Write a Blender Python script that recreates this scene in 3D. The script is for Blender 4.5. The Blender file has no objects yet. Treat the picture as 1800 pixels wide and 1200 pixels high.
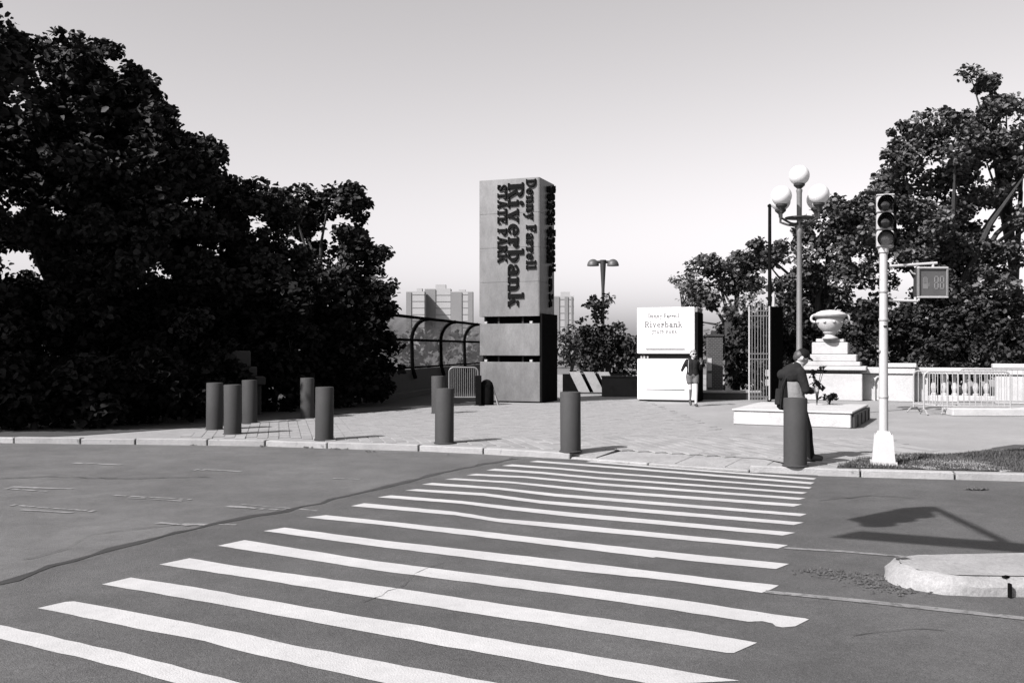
import bpy, math, random
import numpy as np
from mathutils import Vector, Matrix

R = math.radians
random.seed(7)
sc = bpy.context.scene
COL = sc.collection

# ------------------------------------------------------------------ camera, sky, sun, exposure
F, CX, HY, EYE = 1700.0, 900.0, 613.0, 1.65      # focal length and horizon in photo pixels, eye height in metres
cam_data = bpy.data.cameras.new('camera')
cam_data.sensor_width = 36.0
cam_data.lens = F / 1800.0 * 36.0
cam_data.shift_y = (HY - 600.0) / 1800.0
cam_data.clip_start = 0.1
cam_data.clip_end = 6000
cam = bpy.data.objects.new('camera', cam_data)
cam.location = (0, 0, EYE)
cam.rotation_euler = (R(90), 0, 0)
COL.objects.link(cam)
sc.camera = cam

SUN_EL = R(41)
SX, SY = 0.775, 0.632                              # horizontal direction in which shadows fall
world = bpy.data.worlds.new('World')
sc.world = world
world.use_nodes = True
wn = world.node_tree
wn.nodes.clear()
sky = wn.nodes.new('ShaderNodeTexSky')
sky.sky_type = 'NISHITA'
sky.sun_disc = False
sky.sun_elevation = SUN_EL
sky.sun_rotation = math.atan2(-SX, -SY)
sky.air_density = 1.0
sky.dust_density = 2.65
sky.ozone_density = 1.0
bw = wn.nodes.new('ShaderNodeRGBToBW')
tint = wn.nodes.new('ShaderNodeMix')
tint.data_type = 'RGBA'
tint.blend_type = 'MULTIPLY'
tint.inputs[0].default_value = 1.0
tint.inputs[7].default_value = (1.0, 0.965, 0.985, 1)
bg = wn.nodes.new('ShaderNodeBackground')
bg.inputs['Strength'].default_value = 0.106
wo = wn.nodes.new('ShaderNodeOutputWorld')
wn.links.new(sky.outputs[0], bw.inputs[0])
wn.links.new(bw.outputs[0], tint.inputs[6])
wn.links.new(tint.outputs[2], bg.inputs['Color'])
wn.links.new(bg.outputs[0], wo.inputs[0])

sun_data = bpy.data.lights.new('sun', 'SUN')
sun_data.energy = 5.0
sun_data.angle = R(0.53)
sun_data.color = (1.0, 0.968, 0.975)
sun = bpy.data.objects.new('sun', sun_data)
sun.location = (-30, -25, 40)
sun.rotation_euler = Vector((SX * math.cos(SUN_EL), SY * math.cos(SUN_EL), -math.sin(SUN_EL))).to_track_quat('-Z', 'Y').to_euler()
COL.objects.link(sun)

sc.view_settings.view_transform = 'Standard'
sc.view_settings.look = 'None'
sc.view_settings.exposure = 1.3
sc.view_settings.gamma = 1.0
sc.view_settings.use_curve_mapping = False
sc.render.engine = 'CYCLES'
sc.cycles.max_bounces = 6
sc.cycles.transparent_max_bounces = 16

# ------------------------------------------------------------------ helpers
def G(x, y, z=0.0):
    """world point on the level z that the photo shows at pixel x, y"""
    Y = F * (EYE - z) / (y - HY)
    return Vector(((x - CX) * Y / F, Y, z))

def A(x, y, Y):
    return Vector(((x - CX) * Y / F, Y, EYE + (HY - y) * Y / F))

class MB:
    def __init__(s):
        s.v, s.f = [], []
    def add(s, verts, faces):
        o = len(s.v)
        s.v.extend([tuple(p) for p in verts])
        s.f.extend([tuple(i + o for i in f) for f in faces])
        return s
    def box(s, c, d, rz=0.0, taper=1.0):
        hx, hy, hz = d[0] / 2, d[1] / 2, d[2] / 2
        co, si = math.cos(rz), math.sin(rz)
        vs = []
        for zz, t in ((-hz, 1.0), (hz, taper)):
            for xx, yy in ((-hx, -hy), (hx, -hy), (hx, hy), (-hx, hy)):
                xx *= t; yy *= t
                vs.append((c[0] + xx * co - yy * si, c[1] + xx * si + yy * co, c[2] + zz))
        return s.add(vs, [(3, 2, 1, 0), (4, 5, 6, 7), (0, 1, 5, 4), (1, 2, 6, 5), (2, 3, 7, 6), (3, 0, 4, 7)])
    def rbox(s, c, d, b, rz=0.0):
        """box with chamfered vertical and top/bottom edges"""
        hx, hy, hz = d[0] / 2, d[1] / 2, d[2] / 2
        co, si = math.cos(rz), math.sin(rz)
        rings = []
        for zz, i in ((-hz, b), (-hz + b, 0), (hz - b, 0), (hz, b)):
            x, y = hx - i, hy - i
            k = b
            ring = [(-x + k, -y), (x - k, -y), (x, -y + k), (x, y - k), (x - k, y), (-x + k, y), (-x, y - k), (-x, -y + k)]
            rings.append([(c[0] + px * co - py * si, c[1] + px * si + py * co, c[2] + zz) for px, py in ring])
        o = len(s.v)
        for r in rings:
            s.v.extend(r)
        n = 8
        for k in range(3):
            for i in range(n):
                j = (i + 1) % n
                s.f.append((o + k * n + i, o + k * n + j, o + (k + 1) * n + j, o + (k + 1) * n + i))
        s.f.append(tuple(o + i for i in range(n - 1, -1, -1)))
        s.f.append(tuple(o + 3 * n + i for i in range(n)))
        return s
    def tube(s, pts, rad, n=8, cap=True):
        pts = [Vector(p) for p in pts]
        if not hasattr(rad, '__len__'):
            rad = [rad] * len(pts)
        o = len(s.v)
        prev = None
        for i, p in enumerate(pts):
            if i == 0: d = pts[1] - pts[0]
            elif i == len(pts) - 1: d = pts[-1] - pts[-2]
            else: d = pts[i + 1] - pts[i - 1]
            d.normalize()
            if prev is None:
                a = Vector((0, 0, 1)) if abs(d.z) < 0.9 else Vector((1, 0, 0))
                u = d.cross(a).normalized()
            else:
                u = (prev - d * prev.dot(d)).normalized()
            prev = u
            w = d.cross(u)
            for k in range(n):
                t = 2 * math.pi * k / n
                q = p + (u * math.cos(t) + w * math.sin(t)) * rad[i]
                s.v.append(tuple(q))
        m = len(pts)
        for i in range(m - 1):
            for k in range(n):
                j = (k + 1) % n
                s.f.append((o + i * n + k, o + i * n + j, o + (i + 1) * n + j, o + (i + 1) * n + k))
        if cap:
            s.f.append(tuple(o + k for k in range(n - 1, -1, -1)))
            s.f.append(tuple(o + (m - 1) * n + k for k in range(n)))
        return s
    def lathe(s, prof, n=24, c=(0, 0, 0)):
        o = len(s.v)
        for r, z in prof:
            for k in range(n):
                t = 2 * math.pi * k / n
                s.v.append((c[0] + r * math.cos(t), c[1] + r * math.sin(t), c[2] + z))
        m = len(prof)
        for i in range(m - 1):
            for k in range(n):
                j = (k + 1) % n
                s.f.append((o + i * n + k, o + i * n + j, o + (i + 1) * n + j, o + (i + 1) * n + k))
        s.f.append(tuple(o + k for k in range(n - 1, -1, -1)))
        s.f.append(tuple(o + (m - 1) * n + k for k in range(n)))
        return s
    def ball(s, c, r, nu=12, nv=8):
        if not hasattr(r, '__len__'):
            r = (r, r, r)
        o = len(s.v)
        s.v.append((c[0], c[1], c[2] - r[2]))
        for i in range(1, nv):
            a = -math.pi / 2 + math.pi * i / nv
            for k in range(nu):
                t = 2 * math.pi * k / nu
                s.v.append((c[0] + r[0] * math.cos(a) * math.cos(t), c[1] + r[1] * math.cos(a) * math.sin(t), c[2] + r[2] * math.sin(a)))
        s.v.append((c[0], c[1], c[2] + r[2]))
        top = len(s.v) - 1
        for k in range(nu):
            j = (k + 1) % nu
            s.f.append((o, o + 1 + j, o + 1 + k))
            for i in range(nv - 2):
                a0 = o + 1 + i * nu
                s.f.append((a0 + k, a0 + j, a0 + nu + j, a0 + nu + k))
            a0 = o + 1 + (nv - 2) * nu
            s.f.append((a0 + k, a0 + j, top))
        return s
    def prism(s, poly, z0, z1):
        """poly: counter-clockwise list of (x, y)"""
        n = len(poly)
        vs = [(p[0], p[1], z0) for p in poly] + [(p[0], p[1], z1) for p in poly]
        fs = [tuple(range(n - 1, -1, -1)), tuple(range(n, 2 * n))]
        for i in range(n):
            j = (i + 1) % n
            fs.append((i, j, n + j, n + i))
        return s.add(vs, fs)
    def build(s, name, mat, parent=None, smooth=False, loc=None, kind=None):
        me = bpy.data.meshes.new(name)
        me.from_pydata(s.v, [], s.f)
        me.validate(verbose=False)
        if smooth:
            me.polygons.foreach_set('use_smooth', [True] * len(me.polygons))
            try:
                me.set_sharp_from_angle(angle=R(40))
            except Exception:
                pass
        me.materials.append(mat)
        o = bpy.data.objects.new(name, me)
        COL.objects.link(o)
        if parent is not None:
            o.parent = parent
        if loc is not None:
            o.location = loc
        if kind:
            o['kind'] = kind
        return o

def tag(o, label=None, cat=None, group=None, kind=None):
    if label: o['label'] = label
    if cat: o['category'] = cat
    if group: o['group'] = group
    if kind: o['kind'] = kind
    return o

def thing(name, label, cat, loc=(0, 0, 0), rz=0.0, group=None):
    o = bpy.data.objects.new(name, None)
    o.empty_display_size = 0.2
    COL.objects.link(o)
    o.location = loc
    o.rotation_euler = (0, 0, rz)
    return tag(o, label, cat, group)

def copy_obj(o, parent=None):
    c = o.copy()
    COL.objects.link(c)
    c.parent = parent
    return c

def copy_tree(o, parent=None):
    c = copy_obj(o, parent)
    for ch in list(o.children):
        copy_tree(ch, c)
    return c

# ------------------------------------------------------------------ materials (black and white film: every surface a grey)
def mat(name, v, rough=0.8, metal=0.0, var=0.0, scale=3.0, bump=0.0, bscale=40.0, spots=None, spec=0.5, detail=6.0, rand=0.0, stretch=None, transm=0.0, grain=0.0, gscale=130.0):
    m = bpy.data.materials.new(name)
    m.use_nodes = True
    nt = m.node_tree
    b = nt.nodes['Principled BSDF']
    b.inputs['Roughness'].default_value = rough
    b.inputs['Metallic'].default_value = metal
    b.inputs['Specular IOR Level'].default_value = spec
    if transm:
        b.inputs['Transmission Weight'].default_value = transm
    L = nt.links.new
    geo = nt.nodes.new('ShaderNodeNewGeometry')
    pos = geo.outputs['Position']
    if stretch:
        mp = nt.nodes.new('ShaderNodeMapping')
        mp.inputs['Scale'].default_value = stretch
        L(pos, mp.inputs['Vector'])
        pos = mp.outputs[0]
    if var > 0 or rand > 0 or spots:
        val = nt.nodes.new('ShaderNodeValue')
        val.outputs[0].default_value = v
        cur = val.outputs[0]
        if var > 0:
            for sc_, amt in ((scale, var), (scale * 7.3, var * 0.6), (scale * 41.0, var * 0.5)) + (((gscale, grain), (gscale * 2.7, grain)) if grain else ()):
                nz = nt.nodes.new('ShaderNodeTexNoise')
                nz.inputs['Scale'].default_value = sc_
                nz.inputs['Detail'].default_value = detail
                L(pos, nz.inputs['Vector'])
                mr = nt.nodes.new('ShaderNodeMapRange')
                mr.inputs[1].default_value = 0.25; mr.inputs[2].default_value = 0.75
                mr.inputs[3].default_value = 1 - amt; mr.inputs[4].default_value = 1 + amt
                L(nz.outputs[0], mr.inputs[0])
                mu = nt.nodes.new('ShaderNodeMath'); mu.operation = 'MULTIPLY'
                L(cur, mu.inputs[0]); L(mr.outputs[0], mu.inputs[1])
                cur = mu.outputs[0]
        if rand > 0:
            oi = nt.nodes.new('ShaderNodeObjectInfo')
            mr = nt.nodes.new('ShaderNodeMapRange')
            mr.inputs[3].default_value = 1 - rand; mr.inputs[4].default_value = 1 + rand
            L(oi.outputs['Random'], mr.inputs[0])
            mu = nt.nodes.new('ShaderNodeMath'); mu.operation = 'MULTIPLY'
            L(cur, mu.inputs[0]); L(mr.outputs[0], mu.inputs[1])
            cur = mu.outputs[0]
        if spots:                                  # (scale, threshold, factor): stains with a shape of their own
            nz = nt.nodes.new('ShaderNodeTexNoise')
            nz.inputs['Scale'].default_value = spots[0]
            nz.inputs['Detail'].default_value = 3
            L(pos, nz.inputs['Vector'])
            mr = nt.nodes.new('ShaderNodeMapRange')
            mr.inputs[1].default_value = spots[1]; mr.inputs[2].default_value = spots[1] + 0.06
            mr.inputs[3].default_value = 1.0; mr.inputs[4].default_value = spots[2]
            L(nz.outputs[0], mr.inputs[0])
            mu = nt.nodes.new('ShaderNodeMath'); mu.operation = 'MULTIPLY'
            L(cur, mu.inputs[0]); L(mr.outputs[0], mu.inputs[1])
            cur = mu.outputs[0]
        cc = nt.nodes.new('ShaderNodeCombineColor')
        for k in range(3):
            L(cur, cc.inputs[k])
        L(cc.outputs[0], b.inputs['Base Color'])
    else:
        b.inputs['Base Color'].default_value = (v, v, v, 1)
    if bump > 0:
        nz = nt.nodes.new('ShaderNodeTexNoise')
        nz.inputs['Scale'].default_value = bscale
        nz.inputs['Detail'].default_value = 4
        L(pos, nz.inputs['Vector'])
        bp = nt.nodes.new('ShaderNodeBump')
        bp.inputs['Strength'].default_value = bump
        bp.inputs['Distance'].default_value = 0.02
        L(nz.outputs[0], bp.inputs['Height'])
        L(bp.outputs[0], b.inputs['Normal'])
    return m

M = {}
M['asphalt_old'] = mat('asphalt_old', 0.058, 0.9, var=0.27, grain=0.55, scale=0.4, bump=0.5, bscale=120, spots=(2.2, 0.70, 0.75), spec=0.3)
M['asphalt_new'] = mat('asphalt_new', 0.043, 0.9, var=0.27, grain=0.55, scale=0.5, bump=0.5, bscale=120, spots=(3.0, 0.72, 0.8), spec=0.3)
M['shaded_path'] = mat('shaded_path', 0.022, 0.9, var=0.25, scale=1.5, spec=0.2)  # dark paving, with the shade along the screen put into its tone
M['tar'] = mat('tar', 0.016, 0.6, var=0.3, scale=4)
M['paint'] = mat('paint', 0.245, 0.75, var=0.10, grain=0.10, scale=1.2, bump=0.3, bscale=90, spots=(38.0, 0.69, 0.6))
M['paint_worn'] = mat('paint_worn', 0.105, 0.85, var=0.25, scale=4, spots=(16.0, 0.50, 0.55), grain=0.2)
M['paint_faded'] = mat('paint_faded', 0.115, 0.9, var=0.25, scale=6, grain=0.4)
M['concrete'] = mat('concrete', 0.148, 0.9, grain=0.12, gscale=60, var=0.14, scale=0.7, bump=0.3, bscale=60, spots=(1.6, 0.66, 0.85), spec=0.3)
M['paver'] = mat('paver', 0.148, 0.9, var=0.07, scale=1.0, rand=0.16, bump=0.25, bscale=70, spec=0.3)
M['paver_far'] = mat('paver_far', 0.148, 0.9, var=0.14, scale=3.0, bump=0.25, bscale=70, spec=0.3)
M['joint'] = mat('joint', 0.085, 0.95, var=0.15, scale=2)
M['kerb'] = mat('kerb', 0.16, 0.85, var=0.15, scale=3, bump=0.5, bscale=45, rand=0.1, spots=(7, 0.68, 0.6))
M['kerb_pale'] = mat('kerb_pale', 0.15, 0.9, grain=0.15, gscale=50, var=0.2, scale=2.5, bump=0.5, bscale=30, spots=(5, 0.66, 0.7))
M['ground'] = mat('ground', 0.06, 0.95, var=0.3, scale=0.3)
M['soil'] = mat('soil', 0.012, 0.95, var=0.4, scale=3, bump=0.5, bscale=20)
M['grass'] = mat('grass', 0.028, 0.8, var=0.35, scale=4)
M['bollard'] = mat('bollard', 0.030, 0.7, spec=0.08, grain=0.05, gscale=40, var=0.1, scale=3, rand=0.05, spots=(11, 0.7, 0.8))
M['steel_panel'] = mat('steel_panel', 0.095, 0.5, metal=0.35, var=0.28, scale=0.8, rand=0.06, stretch=(1, 1, 0.45), spots=(2.3, 0.64, 0.9))
M['letter'] = mat('letter', 0.006, 0.9, spec=0.02)
M['black'] = mat('black', 0.005, 0.8, var=0.2, scale=5, spec=0.0)
M['black_matt'] = mat('black_matt', 0.004, 0.9, var=0.2, scale=5, spec=0.0)
M['recess'] = mat('recess', 0.015, 0.9, spec=0.1)
M['glare_white'] = mat('glare_white', 0.55, 0.3, metal=0.0, var=0.03, scale=1.2, spec=0.8)  # plain white in place of the sun's glare off the steel
M['print_grey'] = mat('print_grey', 0.075, 0.6, var=0.1, scale=6)
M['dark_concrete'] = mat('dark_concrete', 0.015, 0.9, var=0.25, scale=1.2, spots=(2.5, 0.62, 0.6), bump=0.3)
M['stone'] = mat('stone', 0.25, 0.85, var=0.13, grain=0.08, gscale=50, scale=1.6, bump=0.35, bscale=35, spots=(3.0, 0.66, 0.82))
M['stone_shade'] = mat('stone_shaded', 0.010, 0.9, var=0.3, scale=2.5)  # stone darkened in colour to stand for deep tree shade
M['globe'] = mat('globe', 0.42, 0.25, var=0.02, scale=4, spec=0.6)
M['lamp_metal'] = mat('lamp_metal', 0.09, 0.45, var=0.1, scale=8)
M['dome'] = mat('dome', 0.04, 0.5, var=0.1, scale=6, spec=0.3)
M['dark_metal'] = mat('dark_metal', 0.02, 0.6, spec=0.2, var=0.15, scale=8)
M['galv'] = mat('galv', 0.24, 0.45, metal=0.3, var=0.1, scale=9)
M['white_paint'] = mat('white_paint', 0.25, 0.5, var=0.06, scale=4, spots=(9, 0.68, 0.75))
M['pale_metal'] = mat('pale_metal', 0.24, 0.45, var=0.08, scale=8)
M['lens'] = mat('lens', 0.02, 0.1, var=0.1, scale=60, spec=0.7)
M['lens_lit'] = mat('lens_pale', 0.16, 0.2, var=0.5, scale=55, spec=0.7)
M['display'] = mat('display', 0.05, 0.35, var=0.12, scale=6)
M['segment'] = mat('segment', 0.13, 0.5)
M['bark'] = mat('bark', 0.014, 0.95, var=0.35, scale=5, bump=0.8, bscale=18, stretch=(1, 1, 0.3))
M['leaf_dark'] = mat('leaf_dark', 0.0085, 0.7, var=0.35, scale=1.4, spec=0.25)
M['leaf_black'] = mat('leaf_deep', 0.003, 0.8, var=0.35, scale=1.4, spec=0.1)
M['leaf_mid'] = mat('leaf_mid', 0.034, 0.6, var=0.6, scale=1.2, spec=0.35)
M['leaf_pale'] = mat('leaf_pale', 0.085, 0.7, var=0.3, scale=1.0, spec=0.3)
M['leaf_small'] = mat('leaf_small', 0.012, 0.7, var=0.4, scale=1.5, spec=0.25)
M['skin'] = mat('skin', 0.25, 0.55, var=0.04, scale=9)
M['hair'] = mat('hair', 0.02, 0.6, var=0.2, scale=30)
M['hair_fair'] = mat('hair_fair', 0.09, 0.6, var=0.2, scale=30)
M['cloth_dark'] = mat('cloth_dark', 0.011, 0.95, spec=0.1, var=0.2, scale=9, bump=0.6, bscale=18)
M['cloth_grey'] = mat('cloth_grey', 0.12, 0.9, var=0.1, scale=8, bump=0.7, bscale=14)
M['cloth_mid'] = mat('cloth_mid', 0.06, 0.9, var=0.2, scale=12, bump=0.6, bscale=20)
M['cloth_black'] = mat('cloth_black', 0.006, 0.95, spec=0.1, var=0.2, scale=9, bump=0.5, bscale=18)
M['shoe'] = mat('shoe', 0.015, 0.7)
M['litter'] = mat('litter', 0.03, 0.9, var=0.6, scale=15)
M['far_pale'] = mat('far_pale', 0.20, 0.9, var=0.03, scale=0.05)
M['far_dark'] = mat('far_dark', 0.115, 0.9, var=0.06, scale=0.05)

def brick_mat(name, v, mortar, scale):
    m = mat(name, v, 0.9)
    nt = m.node_tree
    b = nt.nodes['Principled BSDF']
    tc = nt.nodes.new('ShaderNodeTexCoord')
    mp = nt.nodes.new('ShaderNodeMapping')
    mp.inputs['Rotation'].default_value = (R(90), 0, 0)
    br = nt.nodes.new('ShaderNodeTexBrick')
    br.inputs['Scale'].default_value = scale
    br.inputs['Color1'].default_value = (v, v, v, 1)
    br.inputs['Color2'].default_value = (v * 0.6, v * 0.6, v * 0.6, 1)
    br.inputs['Mortar'].default_value = (mortar, mortar, mortar, 1)
    nt.links.new(tc.outputs['Object'], mp.inputs[0])
    nt.links.new(mp.outputs[0], br.inputs[0])
    nt.links.new(br.outputs[0], b.inputs['Base Color'])
    return m
M['brick'] = brick_mat('brick', 0.022, 0.08, 4.2)

def mesh_pane(name, v, alpha):
    """fine woven mesh / scratched sheet: part of the light goes straight through"""
    m = bpy.data.materials.new(name)
    m.use_nodes = True
    nt = m.node_tree
    b = nt.nodes['Principled BSDF']
    b.inputs['Base Color'].default_value = (v, v, v, 1)
    b.inputs['Roughness'].default_value = 0.45
    geo = nt.nodes.new('ShaderNodeNewGeometry')
    nz = nt.nodes.new('ShaderNodeTexNoise')
    nz.inputs['Scale'].default_value = 1.6
    mr = nt.nodes.new('ShaderNodeMapRange')
    mr.inputs[1].default_value = 0.3; mr.inputs[2].default_value = 0.7
    mr.inputs[3].default_value = alpha - 0.1; mr.inputs[4].default_value = alpha + 0.1
    nt.links.new(geo.outputs['Position'], nz.inputs['Vector'])
    nt.links.new(nz.outputs[0], mr.inputs[0])
    nt.links.new(mr.outputs[0], b.inputs['Alpha'])
    return m
M['pane'] = mesh_pane('pane', 0.15, 0.62)
M['pane_top'] = mesh_pane('pane_top', 0.26, 0.58)

# ------------------------------------------------------------------ the setting: ground, road, plaza, kerb
RZ = -0.10
ground = MB().add([(-3000, -400, -0.16), (3000, -400, -0.16), (3000, 5000, -0.16), (-3000, 5000, -0.16)], [(0, 1, 2, 3)]).build('ground', M['ground'], kind='structure')

kerb_px = [(-250, 764), (67, 770), (300, 772), (500, 775), (655, 781), (765, 783), (880, 789), (985, 795), (1090, 803), (1180, 809), (1270, 815), (1380, 822), (1430, 824), (1560, 827), (1750, 832), (1950, 837)]
kerb_pts = [G(x, y) for x, y in kerb_px]
kerb_pts = [Vector((-60, 24.5, 0))] + kerb_pts + [Vector((45, 9.0, 0))]

def kerb_at(t):
    """point at running length t along the kerb line"""
    acc = 0.0
    for a, b in zip(kerb_pts, kerb_pts[1:]):
        l = (b - a).length
        if t <= acc + l:
            return a + (b - a) * ((t - acc) / l)
        acc += l
    return kerb_pts[-1].copy()
KLEN = sum((b - a).length for a, b in zip(kerb_pts, kerb_pts[1:]))
def kerb_y(x):
    for a, b in zip(kerb_pts, kerb_pts[1:]):
        if a.x <= x <= b.x:
            return a.y + (b.y - a.y) * (x - a.x) / (b.x - a.x)
    return 15.0

# road sheet, older asphalt
road = MB()
rv = [(-60, -30, RZ), (45, -30, RZ)] + [(p.x, p.y + 0.05, RZ) for p in reversed(kerb_pts)]
road.add(rv, [tuple(range(len(rv)))])
road = road.build('road', M['asphalt_old'], kind='structure')

RH = EYE - RZ
def GR(x, y, dz=0.0):
    p = G(x, y, RZ)
    return (p.x, p.y, RZ + dz)

seam_px = [(-160, 1075), (60, 1005), (130, 988), (200, 965), (290, 943), (340, 930), (450, 907), (500, 899), (560, 885), (660, 860), (720, 847), (760, 836), (850, 816), (905, 806), (930, 801)]
seam = [GR(*p) for p in seam_px]
pv = [(p[0], p[1], RZ + 0.004) for p in seam]
pv += [(p.x, p.y + 0.03, RZ + 0.004) for p in kerb_pts if p.x > seam[-1][0] + 0.1]
pv += [(45, -30, RZ + 0.004), (-60, -30, RZ + 0.004), (-60, -5, RZ + 0.004)]
pv.reverse()
MB().add(pv, [tuple(range(len(pv)))]).build('resurfaced_asphalt', M['asphalt_new'], road)
# the tarred seam between the two
rng = random.Random(3)
tb = MB()
prev = None
fine = []
for a, b in zip(seam, seam[1:]):
    n = max(2, int((Vector(b) - Vector(a)).length / 0.25))
    for i in range(n):
        fine.append(Vector(a).lerp(Vector(b), i / n))
L_, R_ = [], []
for i, p in enumerate(fine[:-1]):
    d = (fine[i + 1] - p).normalized()
    nrm = Vector((-d.y, d.x, 0))
    j = rng.uniform(-0.05, 0.05)
    w = rng.uniform(0.015, 0.07)
    L_.append((p.x + nrm.x * (w + j), p.y + nrm.y * (w + j), RZ + 0.008))
    R_.append((p.x + nrm.x * (j - w), p.y + nrm.y * (j - w), RZ + 0.008))
n = len(L_)
tb.add(L_ + R_, [(i, n + i, n + i + 1, i + 1) for i in range(n - 1)])
tb.build('tar_seam', M['tar'], road)

# crosswalk: every painted bar, traced as it lies (top edge, bottom edge)
bars = [
 ([(-10, 1098), (67, 1114), (245, 1156), (450, 1208)], [(-60, 1110), (0, 1124), (160, 1162), (330, 1208)]),
 ([(115, 1059), (130, 1058), (187, 1068), (287, 1087), (443, 1118), (513, 1135), (610, 1153), (900, 1207)], [(66, 1070), (127, 1082), (260, 1110), (360, 1128), (453, 1153), (700, 1207)]),
 ([(230, 1016), (343, 1033), (447, 1052), (660, 1089), (735, 1100), (910, 1132), (1008, 1148), (1300, 1198)], [(179, 1028), (320, 1052), (410, 1068), (660, 1115), (854, 1150), (1150, 1205)]),
 ([(333, 982), (410, 995), (660, 1030), (770, 1046), (1000, 1080), (1185, 1106), (1331, 1131)], [(280, 993), (427, 1015), (660, 1052), (1000, 1105), (1154, 1129), (1278, 1149), (1290, 1149)]),
 ([(430, 950), (660, 987), (1000, 1030), (1185, 1054), (1360, 1081), (1415, 1088), (1422, 1090)], [(383, 960), (660, 1003), (1000, 1047), (1154, 1069), (1315, 1094), (1340, 1093), (1358, 1097), (1364, 1102), (1376, 1104), (1398, 1102)]),
 ([(500, 928), (660, 949), (1000, 987), (1247, 1017), (1345, 1027), (1369, 1030)], [(463, 934), (660, 961), (1000, 1003), (1185, 1022), (1339, 1043), (1358, 1036)]),
 ([(573, 906), (660, 915), (850, 935), (1000, 952), (1216, 975), (1387, 992)], [(538, 910), (660, 922), (1000, 963), (1148, 981), (1154, 980), (1216, 987), (1364, 1001)]),
 ([(640, 885), (800, 900), (875, 912), (1000, 922), (1050, 927), (1385, 959)], [(617, 890), (800, 906), (875, 918), (1000, 931), (1367, 965)]),
 ([(687, 871), (812, 881), (900, 891), (1000, 901), (1398, 937)], [(664, 874.5), (812, 886), (900, 897.5), (1000, 908.5), (1376, 942)]),
 ([(732, 860), (850, 867), (950, 880), (1050, 888), (1413, 919)], [(712, 862.5), (850, 872), (950, 885.5), (1050, 894.5), (1395, 923.5)]),
 ([(760, 849), (875, 857), (975, 868), (1050, 874), (1418, 904)], [(741, 852), (875, 861), (975, 873), (1050, 879.5), (1407, 908)]),
 ([(800, 841), (900, 847), (1050, 861), (1410, 887)], [(782, 843), (900, 850), (1050, 866), (1395, 891)]),
 ([(837, 833), (925, 837.5), (1050, 849), (1416, 876)], [(820, 835.5), (925, 840.5), (1050, 853), (1404, 879)]),
 ([(870, 824), (950, 829.5), (1050, 839), (1419, 866)], [(855, 827), (950, 833), (1050, 842.5), (1410, 868.6)]),
 ([(900, 816.5), (975, 822), (1050, 829), (1427, 857)], [(882, 819), (975, 825), (1050, 832), (1422, 859.5)]),
 ([(945, 810), (1050, 818), (1432, 848.5)], [(930, 812), (1050, 821), (1425, 851.5)]),
 ([(1040, 811), (1180, 822), (1435, 841)], [(1030, 812.5), (1180, 824.5), (1430, 843.5)]),
]
def jag(pts, rng):
    """subdivide an edge and roughen it a little, as hand-rolled thermoplastic is"""
    out = []
    pts = [Vector(GR(*p, dz=0.008)) for p in pts]
    for a, b in zip(pts, pts[1:]):
        n = max(1, int((b - a).length / 0.12))
        for i in range(n):
            q = a.lerp(b, i / n)
            if i:
                q.y += rng.uniform(-0.008, 0.008)
            out.append(q)
    out.append(pts[-1])
    return out
for top, bot in bars:
    t, b = jag(top, rng), jag(bot, rng)
    poly = b + t[::-1]
    b_ = MB()
    b_.add([tuple(p) for p in poly], [tuple(range(len(poly)))])
    b_.build('crosswalk_bar', M['paint'], road)

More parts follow.
